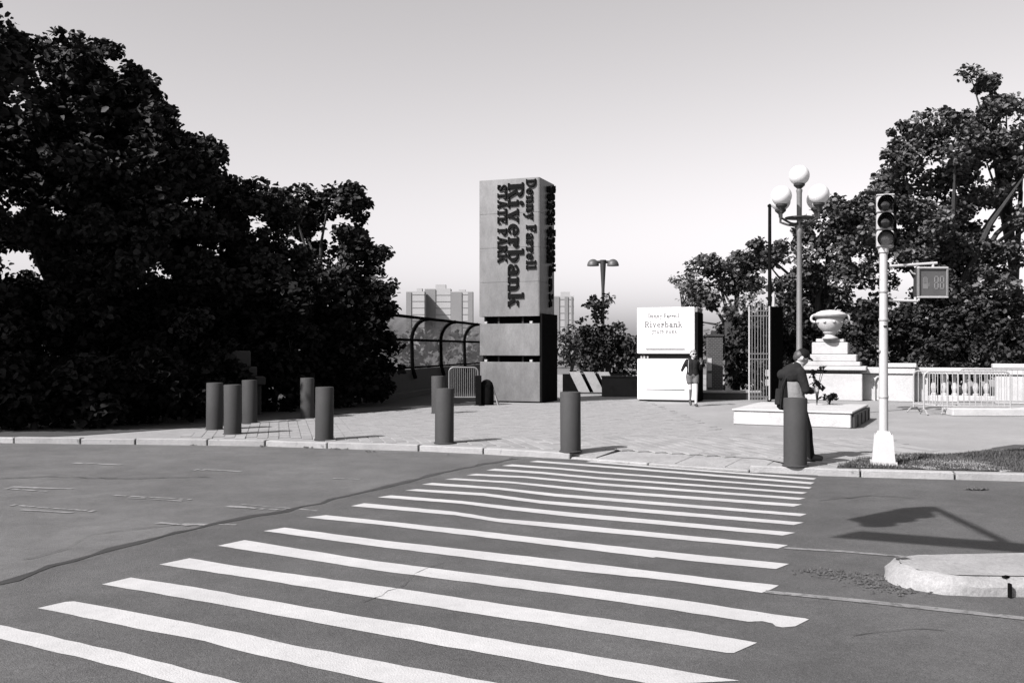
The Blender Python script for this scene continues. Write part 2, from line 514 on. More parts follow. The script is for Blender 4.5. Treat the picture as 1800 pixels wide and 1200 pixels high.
def marking(pts, w, name, m, dz):
    p = [Vector(GR(x, y)) for x, y in pts]
    L, Rr = [], []
    for i, q in enumerate(p):
        d = (p[min(i + 1, len(p) - 1)] - p[max(i - 1, 0)]).normalized()
        nrm = Vector((-d.y, d.x, 0))
        e = w / 2 * (1 + rng.uniform(-0.15, 0.15))
        L.append((q.x + nrm.x * e, q.y + nrm.y * e, RZ + dz)); Rr.append((q.x - nrm.x * e, q.y - nrm.y * e, RZ + dz))
    k = len(p)
    return MB().add(Rr + L, [(i, i + 1, k + i + 1, k + i) for i in range(k - 1)]).build(name, m, road)
for pts, w in [([(1378, 964), (1480, 970), (1600, 980)], 0.07), ([(1345, 1041), (1500, 1056), (1640, 1071), (1900, 1099)], 0.085)]:
    marking(pts, w, 'edge_line', M['paint_worn'] if w < 0.08 else M['paint_worn'], 0.009)
for pts, w in [([(130, 814), (215, 817)], 0.12), ([(345, 825), (425, 829)], 0.10), ([(20, 856), (126, 860)], 0.10), ([(10, 859), (90, 864)], 0.08),
               ([(193, 871), (338, 878)], 0.09), ([(225, 875), (320, 881)], 0.06), ([(20, 888), (165, 899)], 0.09), ([(30, 896), (135, 902)], 0.06),
               ([(400, 890), (505, 897)], 0.10), ([(425, 887), (510, 894)], 0.05), ([(278, 919), (330, 925)], 0.09), ([(320, 922), (415, 923)], 0.09), ([(520, 894), (566, 899)], 0.07), ([(585, 841), (632, 843)], 0.05),
               ([(340, 827), (360, 827)], 0.06)]:
    a, b = Vector(GR(*pts[0])), Vector(GR(*pts[1]))
    d = (b - a); ln = d.length; d.normalize()
    nrm = Vector((-d.y, d.x, 0))
    mb_ = MB()
    n_ = max(4, int(ln / 0.055))
    lo, hi = -0.5, 0.5
    for i in range(n_):
        lo = min(-0.1, max(-0.5, lo + rng.uniform(-0.22, 0.22))); hi = max(0.1, min(0.5, hi + rng.uniform(-0.22, 0.22)))
        if rng.random() < 0.16:
            continue
        p0, p1 = a + d * (ln * i / n_), a + d * (ln * (i + 0.97) / n_)
        j0, j1 = rng.uniform(-0.06, 0.06), rng.uniform(-0.06, 0.06)
        q_ = [p0 + nrm * w * (lo + j0), p1 + nrm * w * (lo + j1), p1 + nrm * w * (hi + j1), p0 + nrm * w * (hi + j0)]
        mb_.add([(v_.x, v_.y, RZ + 0.007) for v_ in q_], [(0, 1, 2, 3)])
    mb_.build('lane_dash', M['paint_faded'], road, kind='stuff')

def crack(pts, seed, w=0.012):
    rg_ = random.Random(seed)
    q = [Vector(GR(x, y)) for x, y in pts]
    fine_ = []
    for a, b in zip(q, q[1:]):
        n_ = max(2, int((b - a).length / 0.09))
        for i in range(n_):
            fine_.append(a.lerp(b, i / n_) + Vector((rg_.uniform(-.02, .02), rg_.uniform(-.03, .03), 0)))
    L, Rr = [], []
    for i, p_ in enumerate(fine_):
        e = w * rg_.uniform(0.15, 1.0)
        L.append((p_.x - e * 0.3, p_.y + e, RZ + 0.0105)); Rr.append((p_.x + e * 0.3, p_.y - e, RZ + 0.0105))
    k = len(fine_)
    MB().add(Rr + L, [(i, i + 1, k + i + 1, k + i) for i in range(k - 1)]).build('crack', M['tar'], road)
crack([(40, 985), (110, 968), (160, 940), (230, 931), (330, 921)], 1, 0.009)
crack([(-20, 842), (90, 838), (220, 842), (380, 838)], 2, 0.02)
crack([(640, 1060), (700, 1035), (735, 1005), (790, 985)], 3, 0.005)
crack([(1440, 880), (1530, 872), (1620, 876)], 4, 0.012)
crack([(1500, 1120), (1620, 1105), (1700, 1112)], 5, 0.006)
# plaza slab
plz = MB()
pts = [(p.x, p.y + (1.12 if 1.5 < p.x < 4.0 else 0.14)) for p in kerb_pts]
poly = [(45, 62), (-60, 62)] + pts
plz.add([(x, y, 0.0) for x, y in poly], [tuple(range(len(poly)))])
plaza = plz.build('plaza', M['concrete'], kind='structure')

# kerb stones
kerb = bpy.data.objects.new('kerb', None)
COL.objects.link(kerb)
kerb['kind'] = 'structure'
kerb['label'] = 'granite kerb stones along the edge of the plaza'
t = 0.0
rng = random.Random(11)
while t < KLEN:
    l = rng.uniform(1.05, 1.75)
    a, b = kerb_at(t + 0.012), kerb_at(min(t + l - 0.012, KLEN))
    t += l
    if b.x < -16 or a.x > 14:
        continue
    d = (b - a); ln = d.length; d.normalize()
    mid = (a + b) / 2
    dropped = 1.2 < mid.x < 3.8                     # dropped kerb at the crossing
    top = -0.062 if dropped else 0.006 + rng.uniform(-0.006, 0.006)
    kb = MB()
    nrm = Vector((-d.y, d.x, 0))
    c = mid + nrm * 0.08
    kb.rbox((0, 0, (top - 0.2) / 2), (ln, 0.16 + rng.uniform(-0.01, 0.01), top + 0.2), 0.012, math.atan2(d.y, d.x))
    kb.build('kerb_stone', M['kerb'], kerb, loc=(c.x, c.y, 0))
# the ramp behind the dropped kerb: sloping concrete flags
flag_px = [(985, 795.6), (1040, 799), (1090, 803), (1180, 809), (1268, 814.8), (1330, 818.8), (1380, 822), (1440, 824.4)]
fk = [G(x, y) for x, y in flag_px]
for k, (a, b) in enumerate(zip(fk, fk[1:])):
    d = (b - a).normalized()
    nn = Vector((-d.y, d.x, 0))
    g_ = d * 0.008
    za = 0.0 if k == 0 else -0.058
    zb = 0.0 if k == len(fk) - 2 else -0.058
    a2, b2 = a + g_ + nn * 0.165, b - g_ + nn * 0.165
    a3, b3 = a + g_ + nn * 1.38, b - g_ + nn * 1.38
    fl = MB()
    fl.add([(a2.x, a2.y, za), (b2.x, b2.y, zb), (b3.x, b3.y, 0.019), (a3.x, a3.y, 0.019),
            (a2.x, a2.y, -0.15), (b2.x, b2.y, -0.15), (b3.x, b3.y, -0.15), (a3.x, a3.y, -0.15)],
           [(0, 1, 2, 3), (0, 4, 5, 1), (1, 5, 6, 2), (2, 6, 7, 3), (3, 7, 4, 0)])
    fl.build('paving_flag', M['kerb_pale'], plaza)
rb_ = MB()
rb_.add([(a.x - 0.3, a.y - 0.02, -0.09) for a in (fk[0],)] + [(p.x, p.y + 0.02, -0.09) for p in fk[1:]] + [(p.x, p.y + 1.4, -0.09) for p in reversed(fk)], [tuple(range(2 * len(fk)))])
rb_.build('ramp_bed', M['joint'], plaza)

# pavers in long courses
pd = Vector((-0.235, 0.972, 0)); pn = Vector((0.972, 0.235, 0))
PW, PL, PG = 0.20, 0.42, 0.011
bed = MB()
cells = []
for i in range(-70, 75):
    for j in range(20, 82):
        off = 0.5 * (i % 2)
        c = pn * (i * PW) + pd * ((j + off) * PL) + Vector((3.0, 0.0, 0))
        if -8.2 < c.x < 6.8 and kerb_y(c.x) + (1.25 if 0.6 < c.x < 4.4 else 0.42) < c.y < 31:
            if c.x - (-3.98 + 0.19 * (c.y - 31.2)) < 0.0 or c.y > 31 or (c.x > 3.6 and c.y > 18.6 - 0.35 * (c.x - 5)) and c.x > 4.2:
                continue
            cells.append(c)
def in_view(c):
    px = CX + F * c.x / c.y
    return 60 < px < 1755
EDGE = [(-300, 763), (60, 768.5), (150, 765), (250, 758), (362, 750), (452, 741), (560, 732), (587, 729), (683, 722), (760, 715), (848, 711), (900, 700)]
def on_plaza(c):
    px, py = CX + F * c.x / c.y, HY + F * EYE / c.y
    for (x0, y0), (x1, y1) in zip(EDGE, EDGE[1:]):
        if x0 <= px <= x1:
            return py > y0 + (y1 - y0) * (px - x0) / (x1 - x0) + 2.5
    return True
cells = [c for c in cells if on_plaza(c)]
cells_v = sorted([c for c in cells if in_view(c)], key=lambda c: c.y)
near, rest = cells_v[:300], cells_v[300:] + [c for c in cells if not in_view(c)]
ang = math.atan2(pn.y, pn.x)
pm = MB().rbox((0, 0, 0), (PW - PG, PL - PG, 0.03), 0.006)
proto = pm.build('paver', M['paver'], plaza)
rngp = random.Random(5)
for k, c in enumerate(near):
    o = proto if k == 0 else copy_obj(proto, plaza)
    o.location = (c.x, c.y, 0.0 + rngp.uniform(-0.003, 0.003))
    o.rotation_euler = (rngp.uniform(-0.006, 0.006), rngp.uniform(-0.006, 0.006), ang + rngp.uniform(-0.01, 0.01))
pr = MB()
for c in rest:
    pr.box((c.x, c.y, rngp.uniform(-0.003, 0.003)), (PW - PG, PL - PG, 0.03), ang)
pr.build('distant_pavers', M['paver_far'], plaza, kind='stuff')

# ------------------------------------------------------------------ bollards
def bollard_mesh():
    r = 0.165
    return MB().lathe([(r + 0.02, 0.0), (r + 0.02, 0.012), (r, 0.02), (r, 0.94), (r - 0.008, 0.952), (0.03, 0.958)], 40)
bm_ = bollard_mesh().build('bollard', M['bollard'], smooth=True)
blist = [
 (377, 757, 'leftmost grey steel bollard, beside the dark trees on the plaza'),
 (409, 765, 'grey steel bollard second from the left, nearest the kerb of the cluster of three'),
 (439, 745, 'grey steel bollard third from the left, farthest back of the cluster of three'),
 (540, 736, 'grey steel bollard standing back left behind a nearer bollard, before the dark parapet'),
 (570, 775, 'grey steel bollard at the kerb between the cluster of three and the crossing'),
 (770, 728, 'grey steel bollard mostly hidden behind another, left of the sign tower'),
 (781, 781, 'grey steel bollard at the kerb left of the sign tower, hiding a farther one'),
 (1003, 796, 'grey steel bollard at the kerb right of the sign tower, at the crossing head'),
 (1398, 822, 'grey steel bollard in front of the standing man at the right'),
]
for k, (x, y, lab) in enumerate(blist):
    o = bm_ if k == 0 else copy_obj(bm_)
    p = G(x, y)
    Yc = p.y + 0.165
    o.location = ((x - CX) * Yc / F, Yc, 0.01)
    o.rotation_euler = (0.008 * math.sin(k * 2.1), 0.008 * math.cos(k * 3.7), k * 0.7)
    if k == 8:
        o.scale = (0.98, 0.98, 1.0)
    tag(o, lab, 'bollard', 'bollards along the plaza edge')

# ------------------------------------------------------------------ slab-serif lettering built from strokes
def arc_poly(cx, cy, rx, ry, tw, th, a0, a1, n=14):
    out, inn = [], []
    for i in range(n + 1):
        a = R(a0 + (a1 - a0) * i / n)
        out.append((cx + rx * math.cos(a), cy + ry * math.sin(a)))
        inn.append((cx + (rx - tw) * math.cos(a), cy + (ry - th) * math.sin(a)))
    return [[out[i], out[i + 1], inn[i + 1], inn[i]] for i in range(n)]
def rc(x0, y0, x1, y1):
    return [[(x0, y0), (x1, y0), (x1, y1), (x0, y1)]]
def dg(x0, y0, x1, y1, w):                           # slanted stem, w wide
    return [[(x0, y0), (x0 + w, y0), (x1 + w, y1), (x1, y1)]] if y1 > y0 else [[(x1, y1), (x1 + w, y1), (x0 + w, y0), (x0, y0)]]
SF = 0.10
GL = {
 'D': (0.86, [rc(.08, 0, .32, 1), rc(0, 0, .40, SF), rc(0, 1 - SF, .40, 1), arc_poly(.36, .5, .48, .5, .24, .11, -90, 90)]),
 'F': (0.74, [rc(.08, 0, .32, 1), rc(0, 0, .42, SF), rc(0, .88, .70, 1), rc(.58, .68, .70, .88), rc(.32, .45, .55, .56), rc(.47, .36, .55, .66)]),
 'R': (0.88, [rc(.08, 0, .32, 1), rc(0, 0, .40, SF), rc(0, 1 - SF, .40, 1), arc_poly(.38, .74, .40, .26, .22, .10, -90, 90), dg(.62, 0, .38, .50, .22), rc(.58, 0, .90, SF)]),
 'S': (0.70, [arc_poly(.35, .74, .33, .26, .20, .11, 20, 270), arc_poly(.35, .27, .33, .27, .20, .11, -160, 90), rc(.55, .68, .66, .98), rc(.03, .02, .14, .32)]),
 'T': (0.82, [rc(.30, 0, .54, 1), rc(.18, 0, .66, SF), rc(.0, .88, .84, 1), rc(.0, .66, .11, .88), rc(.73, .66, .84, .88)]),
 'A': (0.92, [dg(.10, 0, .36, 1, .12), dg(.62, 0, .36, 1, .24), rc(.22, .26, .68, .36), rc(0, 0, .32, SF), rc(.54, 0, .94, SF)]),
 'E': (0.78, [rc(.08, 0, .32, 1), rc(0, .88, .72, 1), rc(0, 0, .74, .12), rc(.61, .70, .72, .88), rc(.63, .12, .74, .32), rc(.32, .45, .54, .55), rc(.46, .36, .54, .64)]),
 'P': (0.80, [rc(.08, 0, .32, 1), rc(0, 0, .42, SF), rc(0, 1 - SF, .40, 1), arc_poly(.38, .70, .40, .30, .22, .10, -90, 90)]),
 'K': (0.92, [rc(.08, 0, .32, 1), rc(0, 0, .40, SF), rc(0, 1 - SF, .40, 1), dg(.30, .40, .66, .95, .12), dg(.66, 0, .40, .55, .24), rc(.60, 0, .96, SF), rc(.56, 1 - SF, .90, 1)]),
 'a': (0.66, [arc_poly(.32, .46, .28, .22, .20, .10, 0, 160), rc(.38, .08, .60, .47), rc(.38, 0, .68, SF), arc_poly(.28, .20, .27, .20, .18, .09, 40, 320), rc(.05, .44, .20, .56)]),
 'b': (0.76, [rc(.08, .0, .30, 1), rc(0, 1 - SF, .2, 1), arc_poly(.38, .34, .34, .34, .21, .10, -130, 130)]),
 'e': (0.66, [arc_poly(.33, .34, .33, .34, .21, .10, 0, 318), rc(.14, .31, .64, .40)]),
 'i': (0.42, [rc(.09, 0, .32, .66), rc(0, 0, .42, SF), rc(0, .57, .24, .67), arc_poly(.20, .88, .13, .13, .129, .129, 0, 360)]),
 'k': (0.78, [rc(.08, 0, .30, 1), rc(0, 0, .36, SF), rc(0, 1 - SF, .2, 1), dg(.28, .28, .50, .60, .11), dg(.54, 0, .34, .40, .21), rc(.48, 0, .80, SF), rc(.44, .58, .74, .67)]),
 'l': (0.42, [rc(.09, 0, .32, 1), rc(0, 0, .42, SF), rc(0, 1 - SF, .24, 1)]),
 'n': (0.80, [rc(.08, 0, .30, .66), rc(0, 0, .36, SF), rc(0, .57, .2, .67), arc_poly(.44, .40, .28, .28, .21, .12, 0, 140), rc(.50, 0, .72, .42), rc(.44, 0, .80, SF)]),
 'r': (0.60, [rc(.08, 0, .30, .66), rc(0, 0, .40, SF), rc(0, .57, .2, .67), arc_poly(.46, .50, .14, .17, .139, .169, 0, 360), arc_poly(.44, .42, .22, .25, .10, .10, 60, 170)]),
 'v': (0.76, [dg(.30, 0, .06, .66, .22), dg(.34, 0, .56, .66, .11), rc(0, .58, .36, .67), rc(.46, .58, .76, .67)]),
 'y': (0.76, [dg(.30, 0, .06, .66, .22), dg(.20, -.28, .56, .66, .11), rc(0, .58, .36, .67), rc(.46, .58, .76, .67), arc_poly(.16, -.22, .11, .10, .109, .099, 0, 360)]),
}
def word_width(text):
    w = 0
    for ch in text:
        w += 0.42 if ch == ' ' else GL[ch][0] + 0.07
    return w - 0.07
def lay_text(text, origin, ex, ey, en, cap, length, depth, name, m, parent, merge=False, lift=0.0):
    """origin: start of the baseline; ex along the line, ey up the letters, en out of the face"""
    origin, ex, ey, en = Vector(origin), Vector(ex), Vector(ey), Vector(en)
    kx = length / word_width(text)
    pen = 0.0
    whole = MB()
    for ch in text:
        if ch == ' ':
            pen += 0.42; continue
        b = whole if merge else MB()
        k = 0
        for stroke in GL[ch][1]:
            for quad in stroke:
                k += 1
                d = depth + 0.0004 * k
                lo = [origin + ex * ((pen + x) * kx) + ey * (y * cap) + en * lift for x, y in quad]
                hi = [p + en * d for p in lo]
                b.add(lo + hi, [(0, 1, 2, 3), (7, 6, 5, 4), (0, 4, 5, 1), (1, 5, 6, 2), (2, 6, 7, 3), (3, 7, 4, 0)])
        if not merge:
            b.build(name, m, parent)
        pen += GL[ch][0] + 0.07
    if merge:
        whole.build(name, m, parent)

# ------------------------------------------------------------------ sign tower
def tower():
    W, D = 1.96, 1.46
    c = G(948, 709)                                   # its front right foot
    root = thing('sign_tower', 'tall grey metal sign tower with raised dark lettering running down two faces', 'sign tower', (c.x, c.y, 0), math.atan2(-0.35, 0.937))
    # local: x along the front (0 at the right corner, -W at the left), y into depth
    def panel(name, x0, x1, y0, y1, z0, z1, m, bev=0.012):
        return MB().rbox(((x0 + x1) / 2, (y0 + y1) / 2, (z0 + z1) / 2), (x1 - x0, y1 - y0, z1 - z0), bev).build(name, m, root)
    top, bot = 6.84, 2.64
    n = 4
    h = (top - bot) / n
    for k in range(n):
        z0, z1 = bot + k * h + 0.002, bot + (k + 1) * h - 0.002
        panel('front_panel', -W + 0.004, -0.034, 0.0, 0.03, z0, z1, M['steel_panel'], 0.004)
        panel('side_panel', -0.03, 0.0, 0.003, D - 0.003, z0, z1, M['steel_panel'], 0.004)
        panel('side_panel', -W, -W + 0.03, 0.034, D - 0.003, z0, z1, M['steel_panel'], 0.004)
        panel('back_panel', -W + 0.034, -0.034, D - 0.03, D, z0, z1, M['steel_panel'], 0.004)
    panel('top_plate', -W + 0.032, -0.032, 0.032, D - 0.032, top - 0.03, top - 0.008, M['steel_panel'])
    panel('bottom_plate', -W + 0.032, -0.032, 0.032, D - 0.032, bot + 0.02, bot + 0.05, M['recess'])
    panel('core', -W + 0.30, -0.20, 0.28, D - 0.20, 0.02, bot + 0.019, M['recess'])
    # two lower boxes with open slots between them
    panel('middle_box', -W + 0.02, 0.02, -0.02, 0.06, 1.44, 2.42, M['steel_panel'])
    panel('lower_box', -W + 0.03, 0.03, -0.03, 0.06, 0.05, 1.25, M['steel_panel'])
    for z0, z1 in ((1.44, 2.42), (0.05, 1.25)):
        panel('left_cheek', -W + 0.02, -W + 0.08, 0.065, D - 0.01, z0, z1, M['steel_panel'])
    panel('foot_plate', -W + 0.1, 0.02, 0.02, D - 0.05, 0.0, 0.046, M['black'])
    # lugs that carry the boxes
    for z0, z1 in ((1.252, 1.438), (2.422, 2.638)):
        for x in (-W + 0.16, -0.32):
            panel('lug', x, x + 0.09, 0.02, 0.10, z0, z0 + 0.07, M['galv'], 0.004)
        for x in (-W + 0.10, -W + 0.55, -0.62):
            panel('bracket', x, x + 0.06, 0.16, 0.22, z0, z1, M['dark_metal'], 0.004)
        panel('slot_back', -W + 0.1, -0.03, 0.235, 0.27, z0, z1, M['black_matt'], 0.004)
    # dark door-like panel closing the right side below
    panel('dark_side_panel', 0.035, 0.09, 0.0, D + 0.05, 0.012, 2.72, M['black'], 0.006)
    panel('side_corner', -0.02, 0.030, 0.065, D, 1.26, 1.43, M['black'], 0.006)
    # lettering, read downwards
    def lines(o0, ey, en, w):
        z = lambda py: EYE + (HY - py) * c.y / F
        s = w / 1.94
        for text, u, cap, y0, y1 in (('Denny Farrell', 1.55, 0.31, 314, 473), ('Riverbank', 0.96, 0.50, 319, 538), ('STATE PARK', 0.62, 0.30, 321, 459)):
            lay_text(text, Vector(o0) + Vector(ey) * (u * s) + Vector((0, 0, z(y0))), (0, 0, -1), ey, en, cap * s, z(y0) - z(y1), 0.05, 'letter', M['letter'], root, lift=0.012)
    lines((-W, 0, 0), (1, 0, 0), (0, -1, 0), 1.94)
    lines((0, 0.28, 0), (0, 1, 0), (1, 0, 0), 1.20)
    return root
tower()

# ------------------------------------------------------------------ steel kiosk, sun glare drawn as white
def kiosk():
    c = G(1221, 707)
    W, D = 1.80, 1.0
    root = thing('sign_kiosk', 'low steel sign block, its sun glare drawn as white, in two stacked boxes beside the walking woman', 'sign block', (c.x, c.y, 0), math.atan2(-0.35, 0.937) + 0.02)
    def panel(name, x0, x1, y0, y1, z0, z1, m, bev=0.012, par=root):
        return MB().rbox(((x0 + x1) / 2, (y0 + y1) / 2, (z0 + z1) / 2), (x1 - x0, y1 - y0, z1 - z0), bev).build(name, m, par)
    panel('upper_box', -W, 0, 0, D, 1.50, 2.94, M['glare_white'], 0.02)
    panel('lower_box', -W + 0.01, 0.01, -0.01, D, 0.06, 1.34, M['glare_white'], 0.02)
    panel('core', -W + 0.2, -0.15, 0.15, D - 0.1, 0.0, 1.52, M['recess'])
    panel('plinth', -W + 0.06, -0.04, 0.05, D - 0.05, 0.0, 0.058, M['dark_concrete'], 0.005)
    for z in (1.62, 0.36):
        panel('slot', -W + 0.28, -0.3, -0.014, 0.02, z, z + 0.035, M['dark_metal'], 0.003)
    for x in (-W + 0.1, -W + 0.2, -W + 0.3):
        panel('lug', x, x + 0.05, 0.04, 0.1, 1.342, 1.42, M['galv'], 0.004)
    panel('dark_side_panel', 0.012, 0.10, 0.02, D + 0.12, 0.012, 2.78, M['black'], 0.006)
    panel('side_cap', 0.004, 0.085, 0.03, D + 0.08, 2.785, 2.925, M['steel_panel'], 0.006)
    for text, x, z, cap, ln in (('Denny Farrell', -1.45, 2.62, 0.13, 0.98), ('Riverbank', -1.56, 2.32, 0.19, 1.18), ('STATE PARK', -1.34, 2.12, 0.12, 0.80)):
        lay_text(text, (x, 0, z), (1, 0, 0), (0, 0, 1), (0, -1, 0), cap, ln, 0.006, 'lettering', M['print_grey'], root, merge=True, lift=0.002)
kiosk()

# ------------------------------------------------------------------ brick pier, posters, low walls behind
def simple_box_thing(name, label, cat, parts, loc, rz=0.0, group=None):
    root = thing(name, label, cat, loc, rz, group)
    for pn_, c_, d_, m_, bv in parts:
        MB().rbox(c_, d_, bv).build(pn_, m_, root)
    return root
p = A(1256, 700, 32.6)
simple_box_thing('brick_pier', 'narrow dark brick pier with two pale notices behind the white sign block', 'pier',
    [('shaft', (0, 0, 1.03), (0.50, 0.5, 2.06), M['brick'], 0.006), ('cap', (0, 0, 2.10), (0.58, 0.58, 0.07), M['dark_concrete'], 0.01),
     ('notice', (-0.19, -0.262, 1.13), (0.14, 0.012, 0.42), M['stone'], 0.003), ('notice', (-0.19, -0.262, 0.60), (0.14, 0.012, 0.46), M['concrete'], 0.003)], (p.x, 32.6, 0), -0.1)
p = A(1290, 700, 31.6)
simple_box_thing('low_kerb_wall', 'low concrete kerb wall between the white sign block and the iron gate', 'low wall',
    [('face', (0, 0, 0.11), (2.1, 0.35, 0.22), M['dark_concrete'], 0.01), ('coping', (0, 0.02, 0.255), (2.12, 0.45, 0.07), M['kerb_pale'], 0.01)], (p.x - 0.2, 31.6, 0), -0.12)
# pale slanted concrete barrier, its shadows built as gaps, and a dark parapet between tower and kiosk
p = A(1096, 690, 33.5)
simple_box_thing('dark_parapet', 'dark concrete parapet in shade behind the dark bushy tree, left of the low steel sign block', 'wall',
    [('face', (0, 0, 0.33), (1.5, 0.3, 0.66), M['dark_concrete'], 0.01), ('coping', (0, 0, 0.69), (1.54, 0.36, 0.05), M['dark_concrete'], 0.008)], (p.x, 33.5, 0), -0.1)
root = thing('slanted_barrier', 'pale slanted concrete barrier, its diagonal shadows built as dark gaps, right of the sign tower', 'barrier', (A(1038, 690, 35.6).x, 35.6, 0), -0.12)
for k, (xa, xb) in enumerate(((-0.80, -0.40), (-0.26, 0.12), (0.26, 0.66))):
    b = MB()
    sh = 0.38
    b.add([(xa + sh, -0.1, 0.06), (xb + sh, -0.1, 0.06), (xb + (0.0 if k == 2 else 0.0), 0.12, 0.80), (xa, 0.12, 0.80),
           (xa + sh, 0.02, 0.06), (xb + sh, 0.02, 0.06), (xb, 0.24, 0.80), (xa, 0.24, 0.80)],
          [(0, 1, 2, 3), (7, 6, 5, 4), (0, 4, 5, 1), (1, 5, 6, 2), (2, 6, 7, 3), (3, 7, 4, 0)])
    b.build('panel', M['concrete'], root)
MB().rbox((0.05, 0.34, 0.36), (2.2, 0.1, 0.72), 0.01).build('shadow_backing', M['black_matt'], root)  # black sheet behind the gaps draws the diagonal shadow stripes
MB().rbox((0.05, 0.06, 0.03), (1.9, 0.4, 0.06), 0.01).build('base', M['dark_concrete'], root)

# ------------------------------------------------------------------ iron gate
gp = G(1317, 706)
root = thing('iron_gate', 'tall open iron bar gate with a dark folded second leaf, behind the standing man', 'gate', (gp.x, gp.y, 0), 0.05)
gw = (1353 - 1317) * gp.y / F
for k in range(8):
    x = gw * k / 7
    b = MB().tube([(x, 0, 0.06), (x, 0, 2.98)], 0.014 if k % 7 else 0.026, 8)
    if k % 7:
        b.lathe([(0.024, 2.98), (0.018, 3.03), (0.002, 3.10)], 6, (x, 0, 0))
    b.build('bar', M['pale_metal'] if k in (0, 7) else M['lamp_metal'], root, smooth=True)
for z in (0.16, 1.33, 1.50, 2.68, 2.84):
    MB().box((gw / 2, 0, z), (gw, 0.03, 0.035)).build('rail', M['lamp_metal'], root)
for z in (0.6, 0.9):
    MB().box((gw - 0.06, 0.012, z), (0.12, 0.04, 0.2)).build('lock_box', M['pale_metal'], root)
leaf_dir = Vector((0.62, 0.78, 0)).normalized()
ll = 1.05
g2 = MB()
for k in range(26):
    q = leaf_dir * (0.05 + ll * k / 25)
    g2 = MB().box((gw + q.x, q.y, 1.52), (0.035, 0.05, 2.92), 0.9)
    g2.build('folded_bar', M['black_matt'], root)
for z in (0.2, 1.4, 2.85):
    q = leaf_dir * (0.05 + ll / 2)
    MB().box((gw + q.x, q.y, z), (ll, 0.03, 0.06), math.atan2(leaf_dir.y, leaf_dir.x)).build('folded_rail', M['black_matt'], root)
q = leaf_dir * (0.05 + ll / 2)
MB().box((gw + q.x - 0.02, q.y + 0.04, 1.52), (ll, 0.012, 2.86), math.atan2(leaf_dir.y, leaf_dir.x)).build('backing_sheet', M['black_matt'], root)
MB().box((gw + 0.02, 0.06, 1.52), (0.10, 0.10, 3.04)).build('post', M['black_matt'], root)

# slim black pole behind the gate
q = A(1353, 540, 33.0)
root = thing('slim_pole', 'slim black pole rising beside the globe lamp, behind the iron gate', 'pole', (q.x, 33.0, 0))
zt = A(1353, 361, 33.0).z
MB().tube([(0, 0, 0), (0, 0, zt)], [0.075, 0.055], 12).build('shaft', M['black'], root, smooth=True)
MB().lathe([(0.075, zt - 0.05), (0.08, zt), (0.02, zt + 0.05)], 12).build('cap', M['black'], root, smooth=True)
MB().lathe([(0.16, 0.0), (0.15, 0.25), (0.10, 0.40), (0.08, 0.42)], 12).build('base', M['black'], root, smooth=True)
MB().tube([(0.12, -0.05, 2.5), (0.12, -0.05, 3.55)], 0.05, 8).build('conduit', M['pale_metal'], root, smooth=True)

# ------------------------------------------------------------------ globe lamp
LY = 23.2
q = A(1405, 700, LY)
root = thing('globe_lamp', 'five globe street lamp on a grey post above the standing man', 'street lamp', (q.x, LY, 0))
lz = lambda y: A(1405, y, LY).z
MB().lathe([(0.20, 0.30), (0.19, 0.42), (0.12, 0.52), (0.085, 0.9), (0.07, 1.0), (0.062, 3.0), (0.055, lz(415)), (0.075, lz(410)), (0.075, lz(402)), (0.06, lz(398)), (0.062, lz(340)), (0.075, lz(336)), (0.07, lz(333)), (0.03, lz(332))], 20).build('post', M['lamp_metal'], root, smooth=True)
GRD = 0.24
def globe(x, y, zc):
    g = MB().ball((x, y, zc), GRD, 28, 18).build('globe', M['globe'], root, smooth=True)
    MB().lathe([(0.04, -GRD - 0.16), (0.05, -GRD - 0.08), (0.13, -GRD - 0.005), (0.135, -GRD + 0.045), (0.12, -GRD + 0.05)], 20, (x, y, zc)).build('fitter', M['dark_metal'], g, smooth=True)
globe(0, 0, lz(308.5))
for a in (31 + 180, 31 + 270, 31, 31 + 90):
    gx, gy = 0.60 * math.cos(R(a)), 0.60 * math.sin(R(a))
    globe(gx, gy, lz(348))
    pts = []
    for i in range(9):
        s_ = i / 8
        pts.append((gx * s_, gy * s_, lz(392) + 0.10 * (1 - math.cos(s_ * math.pi)) * 0.4 - 0.06 * math.sin(math.pi * s_)))
    pts.append((gx, gy, lz(348) - GRD - 0.12))
    MB().tube(pts, 0.028, 8).build('arm', M['dark_metal'], root, smooth=True)
MB().lathe([(0.30, lz(384)), (0.335, lz(384)), (0.335, lz(384) + 0.03), (0.30, lz(384) + 0.03)], 24).build('ring', M['dark_metal'], root, smooth=True)

# ------------------------------------------------------------------ double dome lamp in the distance
DY = 40.0
q = A(1060, 600, DY)
root = thing('dome_lamp', 'double headed dome lamp on a tapering post above the dark bushy tree', 'street lamp', (q.x, DY, 0))
dz = lambda y: A(1060, y, DY).z
MB().tube([(0, 0, 0), (0, 0, dz(508)), (0, 0, dz(457))], [0.06, 0.065, 0.13], 12).build('post', M['dark_metal'], root, smooth=True)
for s_ in (-1, 1):
    cx_ = s_ * 17.5 * DY / F
    rr = 10.3 * DY / F
    prof = [(rr, 0.0), (rr * 1.02, 0.03)]
    for i in range(1, 9):
        a = math.pi / 2 * i / 8
        prof.append((max(rr * math.cos(a), 0.01), 0.03 + rr * 1.05 * math.sin(a)))
    MB().lathe(prof, 20, (cx_, 0, dz(467.5))).build('dome', M['dome'], root, smooth=True)
    MB().tube([(0, 0, dz(460)), (cx_ * 0.7, 0, dz(461))], 0.06, 8).build('arm', M['dark_metal'], root)

